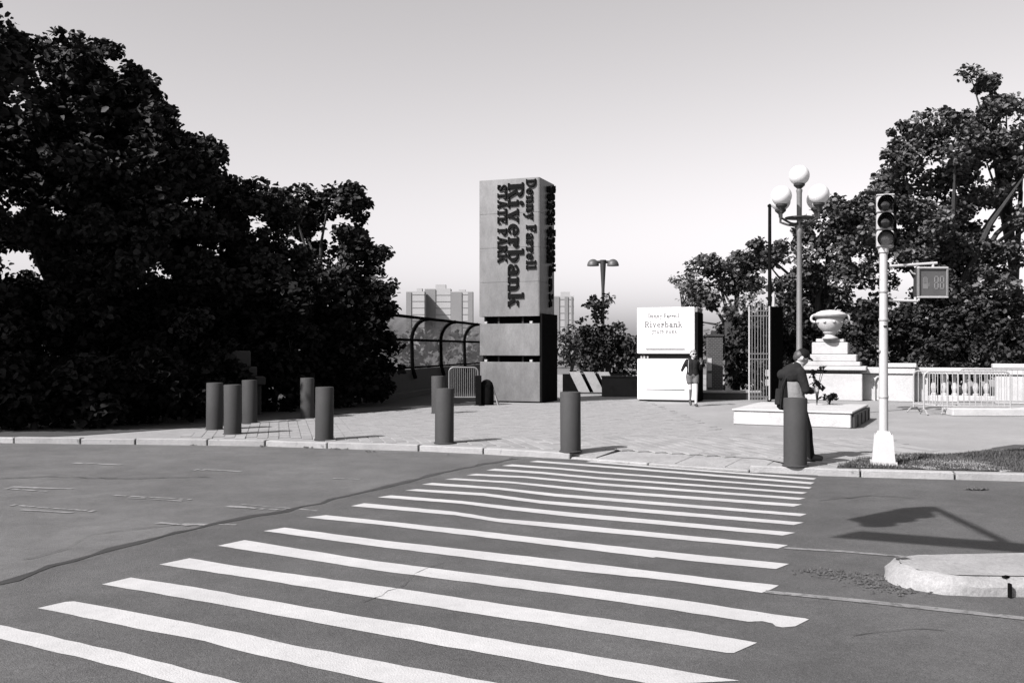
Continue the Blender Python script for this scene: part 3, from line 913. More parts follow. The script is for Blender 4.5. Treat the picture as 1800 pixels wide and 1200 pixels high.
# ------------------------------------------------------------------ signal pole with pedestrian signal
sp = G(1551, 819)
SYD = sp.y + 0.14
root = thing('signal_pole', 'pale traffic signal pole with a three lamp head and a pedestrian signal box on brackets', 'traffic signal', ((1553 - CX) * SYD / F, SYD, 0))
sz = lambda y: A(1553, y, SYD).z
sxx = lambda x: (x - 1553) * SYD / F
base = MB()
# square tapered base casting, turned a little so that its right side shows
base.box((0, 0, 0.03), (0.36, 0.34, 0.06), -0.35)
base.box((0, 0, 0.06 + 0.19), (0.31, 0.29, 0.38), -0.35, 0.80)
base.box((0, 0, 0.46), (0.20, 0.19, 0.05), -0.35, 0.8)
base.build('base', M['white_paint'], root)
shaft = MB().tube([(0, 0, 0.44), (0, 0, 2.0), (0, 0, sz(446))], [0.064, 0.058, 0.054], 20)
shaft.build('shaft', M['white_paint'], root, smooth=True)
for z in (0.95, 2.05, 2.45):
    MB().lathe([(0.066, z), (0.068, z + 0.004), (0.068, z + 0.03), (0.066, z + 0.034)], 20).build('band', M['galv'], root, smooth=True)
for x_, z in ((0.07, 2.22), (-0.075, 1.62), (0.075, 1.93), (0.075, 2.40)):
    MB().rbox((x_, -0.02, z), (0.04, 0.04, 0.03), 0.004).build('clamp', M['galv'], root)
MB().rbox((0.0, -0.066, 1.97), (0.05, 0.015, 0.02), 0.003).build('tag', M['black'], root)
MB().lathe([(0.055, sz(446)), (0.07, sz(444)), (0.07, sz(436)), (0.04, sz(434))], 16).build('collar', M['white_paint'], root, smooth=True)
# head: turned slightly to the left
hx, hz0, hz1 = sxx(1556), sz(436), sz(345)
hh = (hz1 - hz0) / 3
head_rot = -0.30
head = thing('signal_head', None, None, (hx, -0.0, 0), head_rot)
head.parent = root
for k in range(3):
    zc = hz0 + hh * (k + 0.5)
    MB().rbox((0, 0.02, zc), (0.235, 0.19, hh - 0.008), 0.016).build('housing', M['pale_metal'] if k else M['pale_metal'], head)
    o = MB().lathe([(0.098, 0.0), (0.098, 0.006), (0.05, 0.018), (0.005, 0.022)], 20).build('lens', M['lens_lit'] if k == 0 else M['lens'], head, smooth=True)
    o.rotation_euler = (R(90), 0, 0); o.location = (0, -0.077, zc)
    # visor: open-bottom tube
    vb = MB()
    n_, dep = 22, 0.19
    ri, ro = 0.104, 0.110
    vs, fs = [], []
    for i in range(n_ + 1):
        a = R(-50 + 280 * i / n_)
        ca, sa = math.cos(a), math.sin(a)
        dd = dep * (0.72 + 0.28 * max(0.0, sa))
        for rr, yy in ((ro, -0.076), (ro, -0.076 - dd), (ri, -0.076 - dd), (ri, -0.076)):
            vs.append((rr * ca, yy, zc + rr * sa))
    for i in range(n_):
        for j in range(4):
            j2 = (j + 1) % 4
            fs.append((i * 4 + j, i * 4 + j2, (i + 1) * 4 + j2, (i + 1) * 4 + j))
    vb.add(vs, fs)
    vb.build('visor', M['black'], head, smooth=True)
MB().rbox((0, 0.03, hz1 + 0.012), (0.245, 0.20, 0.022), 0.006).build('top_cap', M['pale_metal'], head)
MB().rbox((0.128, 0.0, (hz0 + hz1) / 2), (0.03, 0.26, hz1 - hz0 - 0.05), 0.006).build('door_edge', M['black'], head)
MB().rbox((0.0, 0.0, hz0 - 0.02), (0.08, 0.08, 0.04), 0.006).build('mount', M['dark_metal'], head)
# pedestrian signal
bx0, bx1, bz0, bz1 = sxx(1608), sxx(1662), sz(524.5), sz(470)
bc = ((bx0 + bx1) / 2, -0.05, (bz0 + bz1) / 2)
ped = thing('pedestrian_signal', None, None, bc, 0.02)
ped.parent = root
bw_, bh_ = bx1 - bx0, bz1 - bz0
MB().rbox((0, 0.06, 0), (bw_ - 0.02, 0.16, bh_ - 0.02), 0.02).build('case', M['dark_metal'], ped)
fr = 0.028
for c_, d_ in (((0, -0.03, bh_ / 2 - fr / 2), (bw_, 0.05, fr)), ((0, -0.03, -bh_ / 2 + fr / 2), (bw_, 0.05, fr)), ((-bw_ / 2 + fr / 2, -0.03, 0), (fr, 0.05, bh_ - 2 * fr)), ((bw_ / 2 - fr / 2, -0.03, 0), (fr, 0.05, bh_ - 2 * fr))):
    MB().rbox(c_, d_, 0.006).build('frame', M['lamp_metal'] if d_[0] < d_[2] else M['pale_metal'], ped)
MB().rbox((0, -0.022, 0), (bw_ - 0.06, 0.01, bh_ - 0.06), 0.002).build('screen', M['display'], ped)
# two seven-segment figures, unlit
for x_ in (0.055, 0.135):
    for (sx0, sz0, ww, hh_) in ((0, 0.085, 0.042, 0.012), (0, 0.0, 0.042, 0.012), (0, -0.085, 0.042, 0.012), (-0.024, 0.043, 0.012, 0.066), (0.024, 0.043, 0.012, 0.066), (-0.024, -0.043, 0.012, 0.066), (0.024, -0.043, 0.012, 0.066)):
        MB().box((x_ + sx0, -0.030, sz0), (ww, 0.006, hh_)).build('segment', M['segment'], ped)
# faint raised hand symbol
hb = MB()
hb.box((-0.10, -0.029, -0.05), (0.075, 0.005, 0.08))
for k, (fx, fz) in enumerate(((-0.128, 0.035), (-0.109, 0.05), (-0.09, 0.045), (-0.071, 0.028))):
    hb.box((fx, -0.0295 - 0.0006 * k, fz - 0.01), (0.013, 0.005, 0.09))
hb.box((-0.052, -0.0285, -0.03), (0.014, 0.005, 0.05), 0)
hb.build('hand_symbol', M['lamp_metal'], ped)
for (x0, y0, x1, y1) in ((1563, 468, 1647, 462.5), (1563, 527.5, 1613, 529)):
    MB().tube([(sxx(x0), 0.02, sz(y0)), (sxx((x0 + x1) / 2), 0.01, sz((y0 + y1) / 2)), (sxx(x1), 0.0, sz(y1))], 0.022, 10).build('bracket_arm', M['white_paint'], root, smooth=True)
for x_, y0, y1 in ((1640, 463, 472), (1609, 529, 522)):
    MB().tube([(sxx(x_), 0.0, sz(y0)), (sxx(x_), 0.0, sz(y1))], 0.02, 8).build('bracket_drop', M['white_paint'], root, smooth=True)
MB().tube([(sxx(1600), 0.0, sz(475)), (sxx(1604), 0.0, sz(480)), (sxx(1610), 0.0, sz(482))], 0.012, 6).build('cable', M['pale_metal'], root, smooth=True)

# ------------------------------------------------------------------ urn wall on the right
WRZ = math.atan2(-0.39, 0.92)
wc = A(1459, 700, 31.0)
WX, WY = wc.x, 31.0
def urn_thing():
    root = thing('stone_urn', 'large pale stone urn with two curled handles on a stepped pedestal', 'urn', (WX, WY, 1.97), WRZ)
    pr_ = [(0.26, 0.0), (0.27, 0.05), (0.19, 0.08), (0.17, 0.14), (0.22, 0.20), (0.24, 0.23), (0.24, 0.26), (0.30, 0.31), (0.39, 0.42), (0.44, 0.55), (0.455, 0.68), (0.43, 0.72), (0.43, 0.745), (0.56, 0.80), (0.58, 0.85), (0.57, 0.88), (0.48, 0.91), (0.44, 0.94), (0.30, 1.0), (0.05, 1.03)]
    b = MB().lathe(pr_, 36)
    b.build('bowl', M['stone'], root, smooth=True)
    for s_ in (-1, 1):
        pts = []
        for i in range(17):
            a = R(-110 + 300 * i / 16)
            r_ = 0.11 - 0.0018 * i
            pts.append((s_ * (0.53 + r_ * math.cos(a)), 0, 0.73 + r_ * 1.15 * math.sin(a)))
        MB().tube(pts, 0.045, 8).build('handle', M['stone'], root, smooth=True)
    root.scale = (0.92, 0.92, 0.90)
    for k in range(9):
        a = 2 * math.pi * k / 9 + 0.2
        MB().ball((0.45 * math.cos(a), 0.45 * math.sin(a), 0.60), (0.06, 0.06, 0.045), 8, 6).build('rosette', M['stone'], root, smooth=True)
urn_thing()
root = thing('stone_wall', 'pale stone park wall with stepped urn pedestal and projecting piers behind the low planter', 'wall', (WX, WY, 0), WRZ)
def wp(name, x0, x1, y0, y1, z0, z1, m=M['stone'], bev=0.02):
    return MB().rbox(((x0 + x1) / 2, (y0 + y1) / 2, (z0 + z1) / 2), (x1 - x0, y1 - y0, z1 - z0), bev).build(name, m, root)
wp('wall_face', -1.35, 2.9, 0.45, 0.85, 0.0, 0.86)
wp('balustrade_base', 2.902, 9.5, 0.42, 0.88, 0.0, 0.20)
for kx in range(22):
    xb = 3.05 + 0.30 * kx
    if 4.70 < xb < 5.66 or 7.85 < xb < 8.8:
        continue
    MB().lathe([(0.09, 0.20), (0.09, 0.25), (0.05, 0.28), (0.085, 0.40), (0.095, 0.46), (0.05, 0.66), (0.045, 0.72), (0.08, 0.78), (0.09, 0.80), (0.09, 0.862)], 12, (xb, 0.65, 0)).build('baluster', M['stone'], root, smooth=True)
wp('coping', -1.45, 9.5, 0.30, 0.95, 0.862, 1.06)
wp('pedestal_block', -1.15, 0.98, -0.05, 0.44, 0.0, 0.85)
wp('pedestal_cornice', -1.25, 1.10, -0.16, 0.60, 1.062 - 0.10, 1.10)
wp('pedestal_step', -0.98, 0.92, -0.08, 0.90, 1.102, 1.24)
wp('pedestal_step', -0.86, 0.80, -0.02, 0.90, 1.242, 1.47)
wp('pedestal_die', -0.56, 0.54, 0.02, 0.88, 1.472, 1.86)
wp('pedestal_cap', -0.44, 0.42, 0.06, 0.84, 1.862, 1.975)
for x0 in (1.62, 4.75, 7.9):
    wp('pier', x0, x0 + 0.86, 0.0, 0.44, 0.0, 0.85)
    wp('pier_cap', x0 - 0.08, x0 + 0.94, -0.10, 0.55, 1.062, 1.20)
    wp('pier_coping', x0 - 0.05, x0 + 0.91, -0.06, 0.29, 0.864, 1.05)
b = MB()
pts = [(1.45 + 0.13 * math.cos(R(a)), 0.40, 0.55 + 0.22 * math.sin(R(a))) for a in range(0, 181, 20)]
pts = [(1.58, 0.40, 0.3)] + pts + [(1.32, 0.40, 0.0)]
MB().tube(pts, 0.035, 8).build('hoop_rail', M['stone'], root, smooth=True)

# low planter platform with a dark ribbed end panel
pc = G(1496, 753)
prz = math.atan2(-0.44, 0.90)
root = thing('stone_planter', 'low pale stone platform before the urn wall, with a dark ribbed right end', 'planter', (pc.x, pc.y, 0), prz)
MB().rbox((-1.22, 1.5, 0.15), (2.44, 3.0, 0.30), 0.02).build('body', M['stone'], root)
MB().rbox((-1.22, 1.5, 0.325), (2.50, 3.06, 0.045), 0.012).build('edge', M['stone'], root)
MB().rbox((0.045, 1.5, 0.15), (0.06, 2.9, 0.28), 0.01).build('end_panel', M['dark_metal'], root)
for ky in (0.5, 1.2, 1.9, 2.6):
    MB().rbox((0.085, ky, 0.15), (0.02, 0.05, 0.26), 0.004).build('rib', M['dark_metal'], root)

# white low slab by the barricades
pc2 = G(1675, 731)
simple_box_thing('low_slab', 'low pale concrete slab under the farther barricades at the right edge', 'slab',
    [('body', (1.9, 0.4, 0.09), (3.8, 0.8, 0.18), M['stone'], 0.015)], (pc2.x, pc2.y, 0), -0.08)

# ------------------------------------------------------------------ barricades
def barricade(label, loc, rz, W=2.1, n=15, h=1.08, m='galv'):
    root = thing('barricade', label, 'barricade', loc, rz, 'steel crowd barricades')
    r = 0.022
    pts = [(0, 0, 0.12)]
    for a in range(180, 89, -15):
        pts.append((0.14 + 0.14 * math.cos(R(a)), 0, h - 0.14 + 0.14 * math.sin(R(a))))
    for a in range(90, -1, -15):
        pts.append((W - 0.14 + 0.14 * math.cos(R(a)), 0, h - 0.14 + 0.14 * math.sin(R(a))))
    pts.append((W, 0, 0.12))
    MB().tube(pts, r, 8).build('frame', M[m], root, smooth=True)
    MB().tube([(0, 0, 0.22), (W, 0, 0.22)], r * 0.9, 8).build('lower_rail', M[m], root, smooth=True)
    for k in range(1, n):
        x = W * k / n
        MB().tube([(x, 0, 0.22), (x, 0, h - 0.01)], 0.010, 6).build('bar', M[m], root, smooth=True)
    for x in (0.0, W):
        MB().tube([(x, -0.26, 0.02), (x, -0.1, 0.13), (x, 0.1, 0.13), (x, 0.26, 0.02)], 0.02, 6).build('foot', M[m], root, smooth=True)
    return root
q = G(1624, 729)
barricade('nearest steel barricade at the right edge, standing on the ground right of the signal pole', (q.x, q.y, 0), -0.06)
q = A(1684, 700, 26.2)
barricade('farther steel barricade at the right edge, its top corner above the nearer one', (q.x, 26.2, 0.02), -0.10)
q = A(1606, 700, 25.2)
barricade('steel barricade seen nearly end on, just right of the signal pole', (q.x, 25.2, 0), -1.05, W=1.0, n=7)
q = G(789, 711)
barricade('short steel barricade in front of the glazed screen, left of the sign tower', (q.x, q.y + 0.1, 0), -0.05, W=0.86, n=14, h=1.10, m='lamp_metal')

# litter bin and post at the foot of the tower
q = G(856, 711)
root = thing('litter_bin', 'round topped black litter bin at the left foot of the sign tower', 'litter bin', (q.x, q.y - 0.35, 0))
MB().lathe([(0.20, 0.0), (0.21, 0.02), (0.21, 0.52), (0.20, 0.56), (0.17, 0.66), (0.11, 0.73), (0.02, 0.76)], 20).build('body', M['black'], root, smooth=True)
MB().box((0, -0.19, 0.56), (0.20, 0.03, 0.10)).build('flap', M['black_matt'], root)
q = G(843, 712)
root = thing('meter_post', 'flat topped black post between the barricade and the litter bin', 'post', (q.x - 0.02, q.y - 0.3, 0))
MB().rbox((0, 0, 0.44), (0.17, 0.12, 0.88), 0.012).build('shaft', M['black'], root)
MB().rbox((0, 0, 0.02), (0.24, 0.18, 0.04), 0.01).build('base', M['black'], root)
q = G(874, 711)
root = thing('sign_easel', 'small pale folding board leaning between litter bin and sign tower', 'board', (q.x - 0.06, q.y - 0.45, 0))
MB().tube([(0.09, 0.0, 0.0), (-0.12, 0.10, 0.72)], 0.016, 6).build('leg', M['galv'], root)
MB().tube([(0.12, 0.20, 0.0), (-0.12, 0.11, 0.72)], 0.016, 6).build('leg', M['galv'], root)

# ------------------------------------------------------------------ glazed screen with curved ribs on a dark parapet
FX = lambda Y: -3.98 + 0.19 * (Y - 31.2)
pp = [G(558, 732.3), G(587, 729), G(683, 722), G(760, 715), G(848, 711)]
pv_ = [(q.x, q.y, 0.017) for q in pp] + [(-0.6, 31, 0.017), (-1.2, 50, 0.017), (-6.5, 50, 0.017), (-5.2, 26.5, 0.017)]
MB().add(pv_, [tuple(range(len(pv_)))]).build('shaded_path', M['shaded_path'], kind='structure')  # dark strip follows the edge of the shaded ground
root = thing('glazed_screen', 'curved steel ribbed screen of clouded panes on a dark parapet, left of the sign tower', 'screen', (0, 0, 0))
fd = Vector((0.19, 1.0, 0)).normalized()
fn = Vector((fd.y, -fd.x, 0))                         # towards the walkway
ribY = [29.82 + 3.822 * k for k in range(6)]
ZM, ZT, OUT = 2.06, 2.69, 0.60
def curve(Y, off=0.0):
    b0 = Vector((FX(Y), Y, 0)) + fn * off
    pts = [b0 + Vector((0, 0, 0.62)) + fn * 0.14, b0 + Vector((0, 0, 1.0)) + fn * 0.02, b0 + Vector((0, 0, ZM - 0.1))]
    for i in range(1, 9):
        a = math.pi / 2 * i / 8
        pts.append(b0 + fn * (OUT * (1 - math.cos(a))) + Vector((0, 0, ZM - 0.1 + (ZT - ZM + 0.1) * math.sin(a))))
    return pts
for Y in ribY:
    MB().tube(curve(Y, 0.03), 0.068, 8).build('rib', M['black'], root, smooth=True)
for a, b in zip(ribY, ribY[1:]):
    ca, cb = curve(a), curve(b)
    for lo, hi, nm, m in ((1, 2, 'pane', 'pane'), (2, len(ca) - 1, 'roof_pane', 'pane_top')):
        vs = ca[lo:hi + 1] + cb[lo:hi + 1]
        k = hi - lo + 1
        MB().add(vs, [(i, i + 1, k + i + 1, k + i) for i in range(k - 1)]).build(nm, M[m], root, smooth=True)
Y0, Y1 = ribY[0], ribY[-1]
for idx, rad, nm in ((-1, 0.05, 'top_rail'), (2, 0.045, 'middle_rail'), (1, 0.035, 'sill_rail')):
    MB().tube([curve(Y0)[idx], curve((Y0 + Y1) / 2)[idx], curve(Y1)[idx]], rad, 8).build(nm, M['black'], root, smooth=True)
mid = (Y0 + Y1) / 2
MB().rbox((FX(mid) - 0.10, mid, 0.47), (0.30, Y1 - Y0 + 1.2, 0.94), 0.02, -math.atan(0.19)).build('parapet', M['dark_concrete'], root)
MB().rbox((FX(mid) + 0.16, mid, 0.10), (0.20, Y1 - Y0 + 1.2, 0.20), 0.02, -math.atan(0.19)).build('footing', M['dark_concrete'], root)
q = A(685, 684, 31.2)
MB().rbox((FX(31.2) + 0.075, 31.2, q.z), (0.012, 0.62, 0.30), 0.004, -math.atan(0.19)).build('notice_plate', M['stone_shade'], root)  # pale plate given the shade-darkened stone

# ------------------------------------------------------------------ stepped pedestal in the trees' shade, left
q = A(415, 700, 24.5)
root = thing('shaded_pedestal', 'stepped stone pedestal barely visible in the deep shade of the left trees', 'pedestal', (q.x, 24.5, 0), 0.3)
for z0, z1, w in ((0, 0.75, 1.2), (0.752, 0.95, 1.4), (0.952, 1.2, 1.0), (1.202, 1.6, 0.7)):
    MB().rbox((0, 0, (z0 + z1) / 2), (w, w * 0.8, z1 - z0), 0.02).build('step' if z0 else 'block', M['stone_shade'], root)  # built in the stone whose colour already holds the shade

# ------------------------------------------------------------------ trees and shrubs
def leaf_mesh(cl, per, size, seed, flat=0.55):
    """cl: array of clumps (x, y, z, r); returns numpy verts, faces of folded leaves"""
    rg = np.random.default_rng(seed)
    P = []
    rmax = max(c[3] for c in cl)
    for x, y, z, r in cl:
        n = max(6, int(per * rg.uniform(0.6, 1.35) * min(1.0, (r / rmax) ** 1.6 + 0.15)))
        d = rg.normal(size=(n, 3)); d /= np.linalg.norm(d, axis=1)[:, None]
        rad = r * rg.uniform(0.15, 1.0, size=(n, 1)) ** 0.6
        q = d * rad * np.array([1.0, 1.0, 0.75])
        P.append(q + np.array([x, y, z]))
    P = np.concatenate(P)
    n = len(P)
    nr = rg.normal(size=(n, 3)); nr[:, 2] = np.abs(nr[:, 2]) * 0.9 + flat; nr /= np.linalg.norm(nr, axis=1)[:, None]
    a = rg.normal(size=(n, 3)); a[:, 2] -= 0.5
    u = a - nr * (a * nr).sum(1)[:, None]; u /= np.linalg.norm(u, axis=1)[:, None]
    w = np.cross(nr, u)
    s = (size * rg.uniform(0.45, 1.35, size=(n, 1)))
    fold = nr * s * 0.14
    base = P - u * s * 0.55
    tip = P + u * s * 0.6
    v = np.stack([base, P + w * s * 0.42 - u * s * 0.15 + fold, P + w * s * 0.30 + u * s * 0.30 + fold, tip,
                  P - w * s * 0.30 + u * s * 0.30 + fold, P - w * s * 0.42 - u * s * 0.15 + fold], axis=1).reshape(-1, 3)
    k = np.arange(n)[:, None] * 6
    f = np.concatenate([k + np.array([[0, 1, 2, 3]]), k + np.array([[0, 3, 4, 5]])], axis=1).reshape(-1, 4)
    return v, f

def np_object(name, v, f, m, parent, origin):
    v = v - np.array(origin)
    me = bpy.data.meshes.new(name)
    me.vertices.add(len(v)); me.vertices.foreach_set('co', v.astype(np.float32).ravel())
    me.loops.add(f.size); me.loops.foreach_set('vertex_index', f.astype(np.int32).ravel())
    me.polygons.add(len(f))
    me.polygons.foreach_set('loop_start', np.arange(0, f.size, f.shape[1], dtype=np.int32))
    me.update(calc_edges=True)
    me.materials.append(m)
    o = bpy.data.objects.new(name, me)
    COL.objects.link(o)
    o.parent = parent
    return o

def clumps(ells, nper, rr, seed, sprig=0.6):
    rg = np.random.default_rng(seed)
    out = []
    for (x, y, z, a, b, c) in ells:
        vol = a * b * c
        n = max(5, int(nper * (vol ** 0.62)))
        for _ in range(n):
            d = rg.normal(size=3); d /= np.linalg.norm(d)
            r = rg.uniform(0.35, 1.0) ** 0.5
            k = rg.uniform(*rr)
            out.append((x + d[0] * a * r, y + d[1] * b * r, z + d[2] * c * r, k))
        for _ in range(int(n * sprig)):
            d = rg.normal(size=3); d[2] = abs(d[2]) * 0.8 + d[2] * 0.2; d /= np.linalg.norm(d)
            e = rg.uniform(0.0, 0.42)
            out.append((x + d[0] * (a + e), y + d[1] * (b + e), z + d[2] * (c + e), rr[0] * rg.uniform(0.55, 1.1)))
    arr = np.array(out)
    keep = []
    for i in range(len(arr)):                       # no tuft hangs free of the crown
        dd = np.linalg.norm(arr[:, :3] - arr[i, :3], axis=1)
        if (dd < (arr[:, 3] + arr[i, 3]) * 1.05).sum() > 3:
            keep.append(out[i])
    return keep if len(keep) > 8 else out

def tree(name, label, cat, base, trunk_r, fork_z, ells, m, nper=16, rr=(0.35, 0.75), per=70, size=0.17, seed=1, group=None, limb_n=9, bare=0):
    bx, by = base
    root = thing(name, label, cat, (bx, by, 0), 0, group)
    rg = random.Random(seed)
    cl = clumps(ells, nper, rr, seed)
    t = MB()
    lean = rg.uniform(-0.15, 0.15)
    fork = Vector((lean, rg.uniform(-0.1, 0.1), fork_z))
    t.tube([(0, 0, -0.1), (0, 0, 0.15), (lean * 0.4, 0, fork_z * 0.5), tuple(fork)], [trunk_r * 1.5, trunk_r * 1.1, trunk_r * 0.95, trunk_r * 0.8], 10)
    t.build('trunk', M['bark'], root, smooth=True)
    big = [c for c in cl if c[3] > rr[0] * 1.15] or cl
    pick = rg.sample(big, min(limb_n, len(big)))
    for c in pick:
        e = Vector((c[0] - bx, c[1] - by, c[2]))
        mid_ = fork.lerp(e, 0.5) + Vector((rg.uniform(-.2, .2), rg.uniform(-.2, .2), 0.12 * (e - fork).length))
        MB().tube([tuple(fork - Vector((0, 0, 0.1))), tuple(fork.lerp(mid_, 0.5)), tuple(mid_), tuple(e)], [trunk_r * 0.55, trunk_r * 0.42, trunk_r * 0.28, 0.015], 6).build('limb', M['bark'], root, smooth=True)
    v, f = leaf_mesh(cl, per, size, seed + 100)
    o = np_object('crown', v, f, m, root, (bx, by, 0))
    return root

def E(px, py, rpx, rpy, Y, dep=None):
    c = A(px, py, Y)
    a, c_ = rpx * Y / F, rpy * Y / F
    return (c.x, Y, c.z, a, dep if dep else (a + c_) / 2, c_)

LG = 'trees on the dark left side of the plaza'
# left side
Y_ = 25.0
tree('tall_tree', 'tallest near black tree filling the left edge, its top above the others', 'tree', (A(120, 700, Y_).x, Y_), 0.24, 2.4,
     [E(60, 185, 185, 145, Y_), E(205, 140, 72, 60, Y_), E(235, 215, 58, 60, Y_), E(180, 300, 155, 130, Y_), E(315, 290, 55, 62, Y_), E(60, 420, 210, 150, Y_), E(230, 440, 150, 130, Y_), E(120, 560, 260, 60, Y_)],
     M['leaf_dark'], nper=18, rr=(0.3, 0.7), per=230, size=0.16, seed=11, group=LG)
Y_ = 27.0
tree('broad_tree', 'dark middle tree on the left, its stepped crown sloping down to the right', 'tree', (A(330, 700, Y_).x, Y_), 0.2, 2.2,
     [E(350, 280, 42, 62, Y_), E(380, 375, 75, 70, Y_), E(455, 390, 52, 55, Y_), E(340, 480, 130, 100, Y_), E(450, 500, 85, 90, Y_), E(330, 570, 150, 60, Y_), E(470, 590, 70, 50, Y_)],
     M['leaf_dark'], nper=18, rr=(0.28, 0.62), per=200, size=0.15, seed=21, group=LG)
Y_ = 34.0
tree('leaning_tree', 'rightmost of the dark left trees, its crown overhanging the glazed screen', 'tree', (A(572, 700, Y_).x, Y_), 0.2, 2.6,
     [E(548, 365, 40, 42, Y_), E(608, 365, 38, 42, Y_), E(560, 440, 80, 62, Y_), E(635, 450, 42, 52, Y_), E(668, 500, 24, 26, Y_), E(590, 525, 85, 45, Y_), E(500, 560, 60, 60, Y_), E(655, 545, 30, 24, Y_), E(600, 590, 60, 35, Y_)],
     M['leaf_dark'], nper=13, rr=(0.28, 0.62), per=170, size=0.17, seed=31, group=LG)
# an unseen tree added beyond the left edge so its crown shades the bank
tree('unseen_shade_tree', 'big unseen tree added outside the left edge to shade the dark bank', 'tree', (-13.6, 18.6), 0.24, 2.6,
     [(-13.8, 18.4, 5.6, 2.9, 2.6, 2.4), (-12.4, 19.6, 7.4, 2.0, 2.0, 1.6), (-15.0, 19.5, 7.2, 2.2, 2.0, 1.6)], M['leaf_dark'], nper=20, rr=(0.4, 0.7), per=90, size=0.2, seed=41, group=LG)
# undergrowth on the bank
UG = 'dark shrubs under the left trees'
shrubs = [(-40, 19.6, 0, 'low near black shrub at the left edge, nearest the kerb'), (60, 19.8, 0, 'low near black shrub near the kerb, second from the left edge'),
          (140, 20.0, 0, 'low near black shrub near the kerb, third from the left edge'), (215, 20.8, 0, 'low near black shrub midway between left edge and leftmost bollard'),
          (290, 21.6, 0, 'low near black shrub just left of the leftmost bollard'), (362, 23.2, 0, 'low near black shrub behind the leftmost bollard'),
          (-20, 23.6, 1, 'tall near black shrub at the left edge under the tallest tree'), (75, 23.8, 1, 'tall near black shrub under the tallest tree, second from the left edge'),
          (170, 23.6, 1, 'tall near black shrub under the tallest tree, third from the left edge'), (255, 24.2, 1, 'tall near black shrub between the tallest and the middle tree'),
          (335, 25.2, 1, 'tall near black shrub left of the shaded pedestal'), (415, 26.6, 1, 'tall near black shrub behind the shaded pedestal'), (480, 25.6, 1, 'tall near black shrub right of the shaded pedestal'),
          (540, 27.0, 1, 'tall near black shrub under the rightmost dark tree'), (592, 27.2, 1, 'tall near black shrub left of the glazed screen'), (632, 28.6, 1, 'tall near black shrub at the first rib of the glazed screen')]
shade_px = [(-260, 763), (0, 768), (60, 768.5), (150, 765), (250, 758), (362, 750), (452, 741), (560, 732)]
bw2 = [G(*q) for q in shade_px]
bv = [(q.x, q.y, 0.009) for q in bw2] + [(-3.9, 45, 0.009), (-30, 45, 0.009)]
MB().add(bv, [tuple(range(len(bv)))]).build('shade_bed', M['soil'], kind='structure')  # dark soil sheet standing for the trees' shadow over the plaza
for k, (px, Y_, tall, lab) in enumerate(shrubs):
    c = A(px, 700, Y_)
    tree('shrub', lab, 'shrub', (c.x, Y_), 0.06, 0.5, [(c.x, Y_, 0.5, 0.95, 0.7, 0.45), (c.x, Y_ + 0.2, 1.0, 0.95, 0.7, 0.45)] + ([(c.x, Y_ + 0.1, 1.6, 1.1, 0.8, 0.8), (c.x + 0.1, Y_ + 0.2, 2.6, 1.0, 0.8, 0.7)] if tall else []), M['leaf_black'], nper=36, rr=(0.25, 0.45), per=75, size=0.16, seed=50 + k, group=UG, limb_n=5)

# right side
RG = 'trees behind the urn wall'
Y_ = 35.0
tree('great_tree', 'great spreading tree filling the right edge behind the signal pole', 'tree', (A(1660, 690, Y_).x, Y_), 0.32, 2.6,
     [E(1640, 270, 95, 60, Y_), E(1560, 300, 60, 50, Y_), E(1740, 240, 70, 60, Y_), E(1650, 380, 140, 80, Y_), E(1770, 360, 110, 110, Y_), E(1540, 410, 80, 70, Y_), E(1620, 500, 150, 80, Y_), E(1740, 520, 120, 90, Y_)],
     M['leaf_mid'], nper=9, rr=(0.3, 0.75), per=260, size=0.16, seed=61, group=RG, limb_n=14)
tree('tall_top_tree', 'tall tree at the right edge whose lone top tuft stands above the great tree', 'tree', (A(1790, 690, 36.5).x, 36.5), 0.22, 4.0,
     [E(1715, 140, 36, 26, 36.5), E(1790, 170, 60, 50, 36.5), E(1800, 260, 70, 60, 36.5)],
     M['leaf_mid'], nper=8, rr=(0.25, 0.55), per=160, size=0.15, seed=66, group=RG)
Y_ = 37.0
tree('lamp_tree', 'mid grey tree behind the globe lamp and the iron gate', 'tree', (A(1440, 690, Y_).x, Y_), 0.22, 2.2,
     [E(1500, 340, 50, 45, Y_), E(1460, 400, 70, 55, Y_), E(1400, 460, 75, 60, Y_), E(1470, 510, 90, 75, Y_), E(1380, 540, 70, 60, Y_), E(1320, 470, 45, 45, Y_), E(1475, 560, 70, 50, Y_)],
     M['leaf_mid'], nper=8, rr=(0.28, 0.65), per=200, size=0.16, seed=71, group=RG, limb_n=12)
Y_ = 39.0
tree('gate_tree', 'mid grey tree behind the white sign block, left of the iron gate', 'tree', (A(1290, 690, Y_).x, Y_), 0.2, 2.0,
     [E(1290, 455, 42, 38, Y_), E(1255, 490, 45, 40, Y_), E(1300, 530, 60, 50, Y_), E(1255, 560, 50, 40, Y_)],
     M['leaf_mid'], nper=9, rr=(0.28, 0.6), per=190, size=0.16, seed=81, group=RG)
tree('pale_tree', 'pale feathery far tree above the white sign block', 'tree', (A(1208, 690, 52).x, 52), 0.15, 2.5,
     [E(1205, 495, 16, 28, 52), E(1225, 515, 22, 28, 52)], M['leaf_pale'], nper=20, rr=(0.3, 0.7), per=40, size=0.16, seed=85, group=RG)
Y_ = 34.0
tree('trunk_tree', 'dark ivy covered trunk between the brick pier and the iron gate', 'tree', (A(1288, 690, Y_).x, Y_), 0.24, 2.6,
     [E(1288, 590, 16, 40, Y_, 0.4), E(1292, 650, 22, 40, Y_, 0.4), E(1335, 640, 14, 45, Y_, 0.4)], M['leaf_black'], nper=60, rr=(0.2, 0.35), per=60, size=0.13, seed=87)
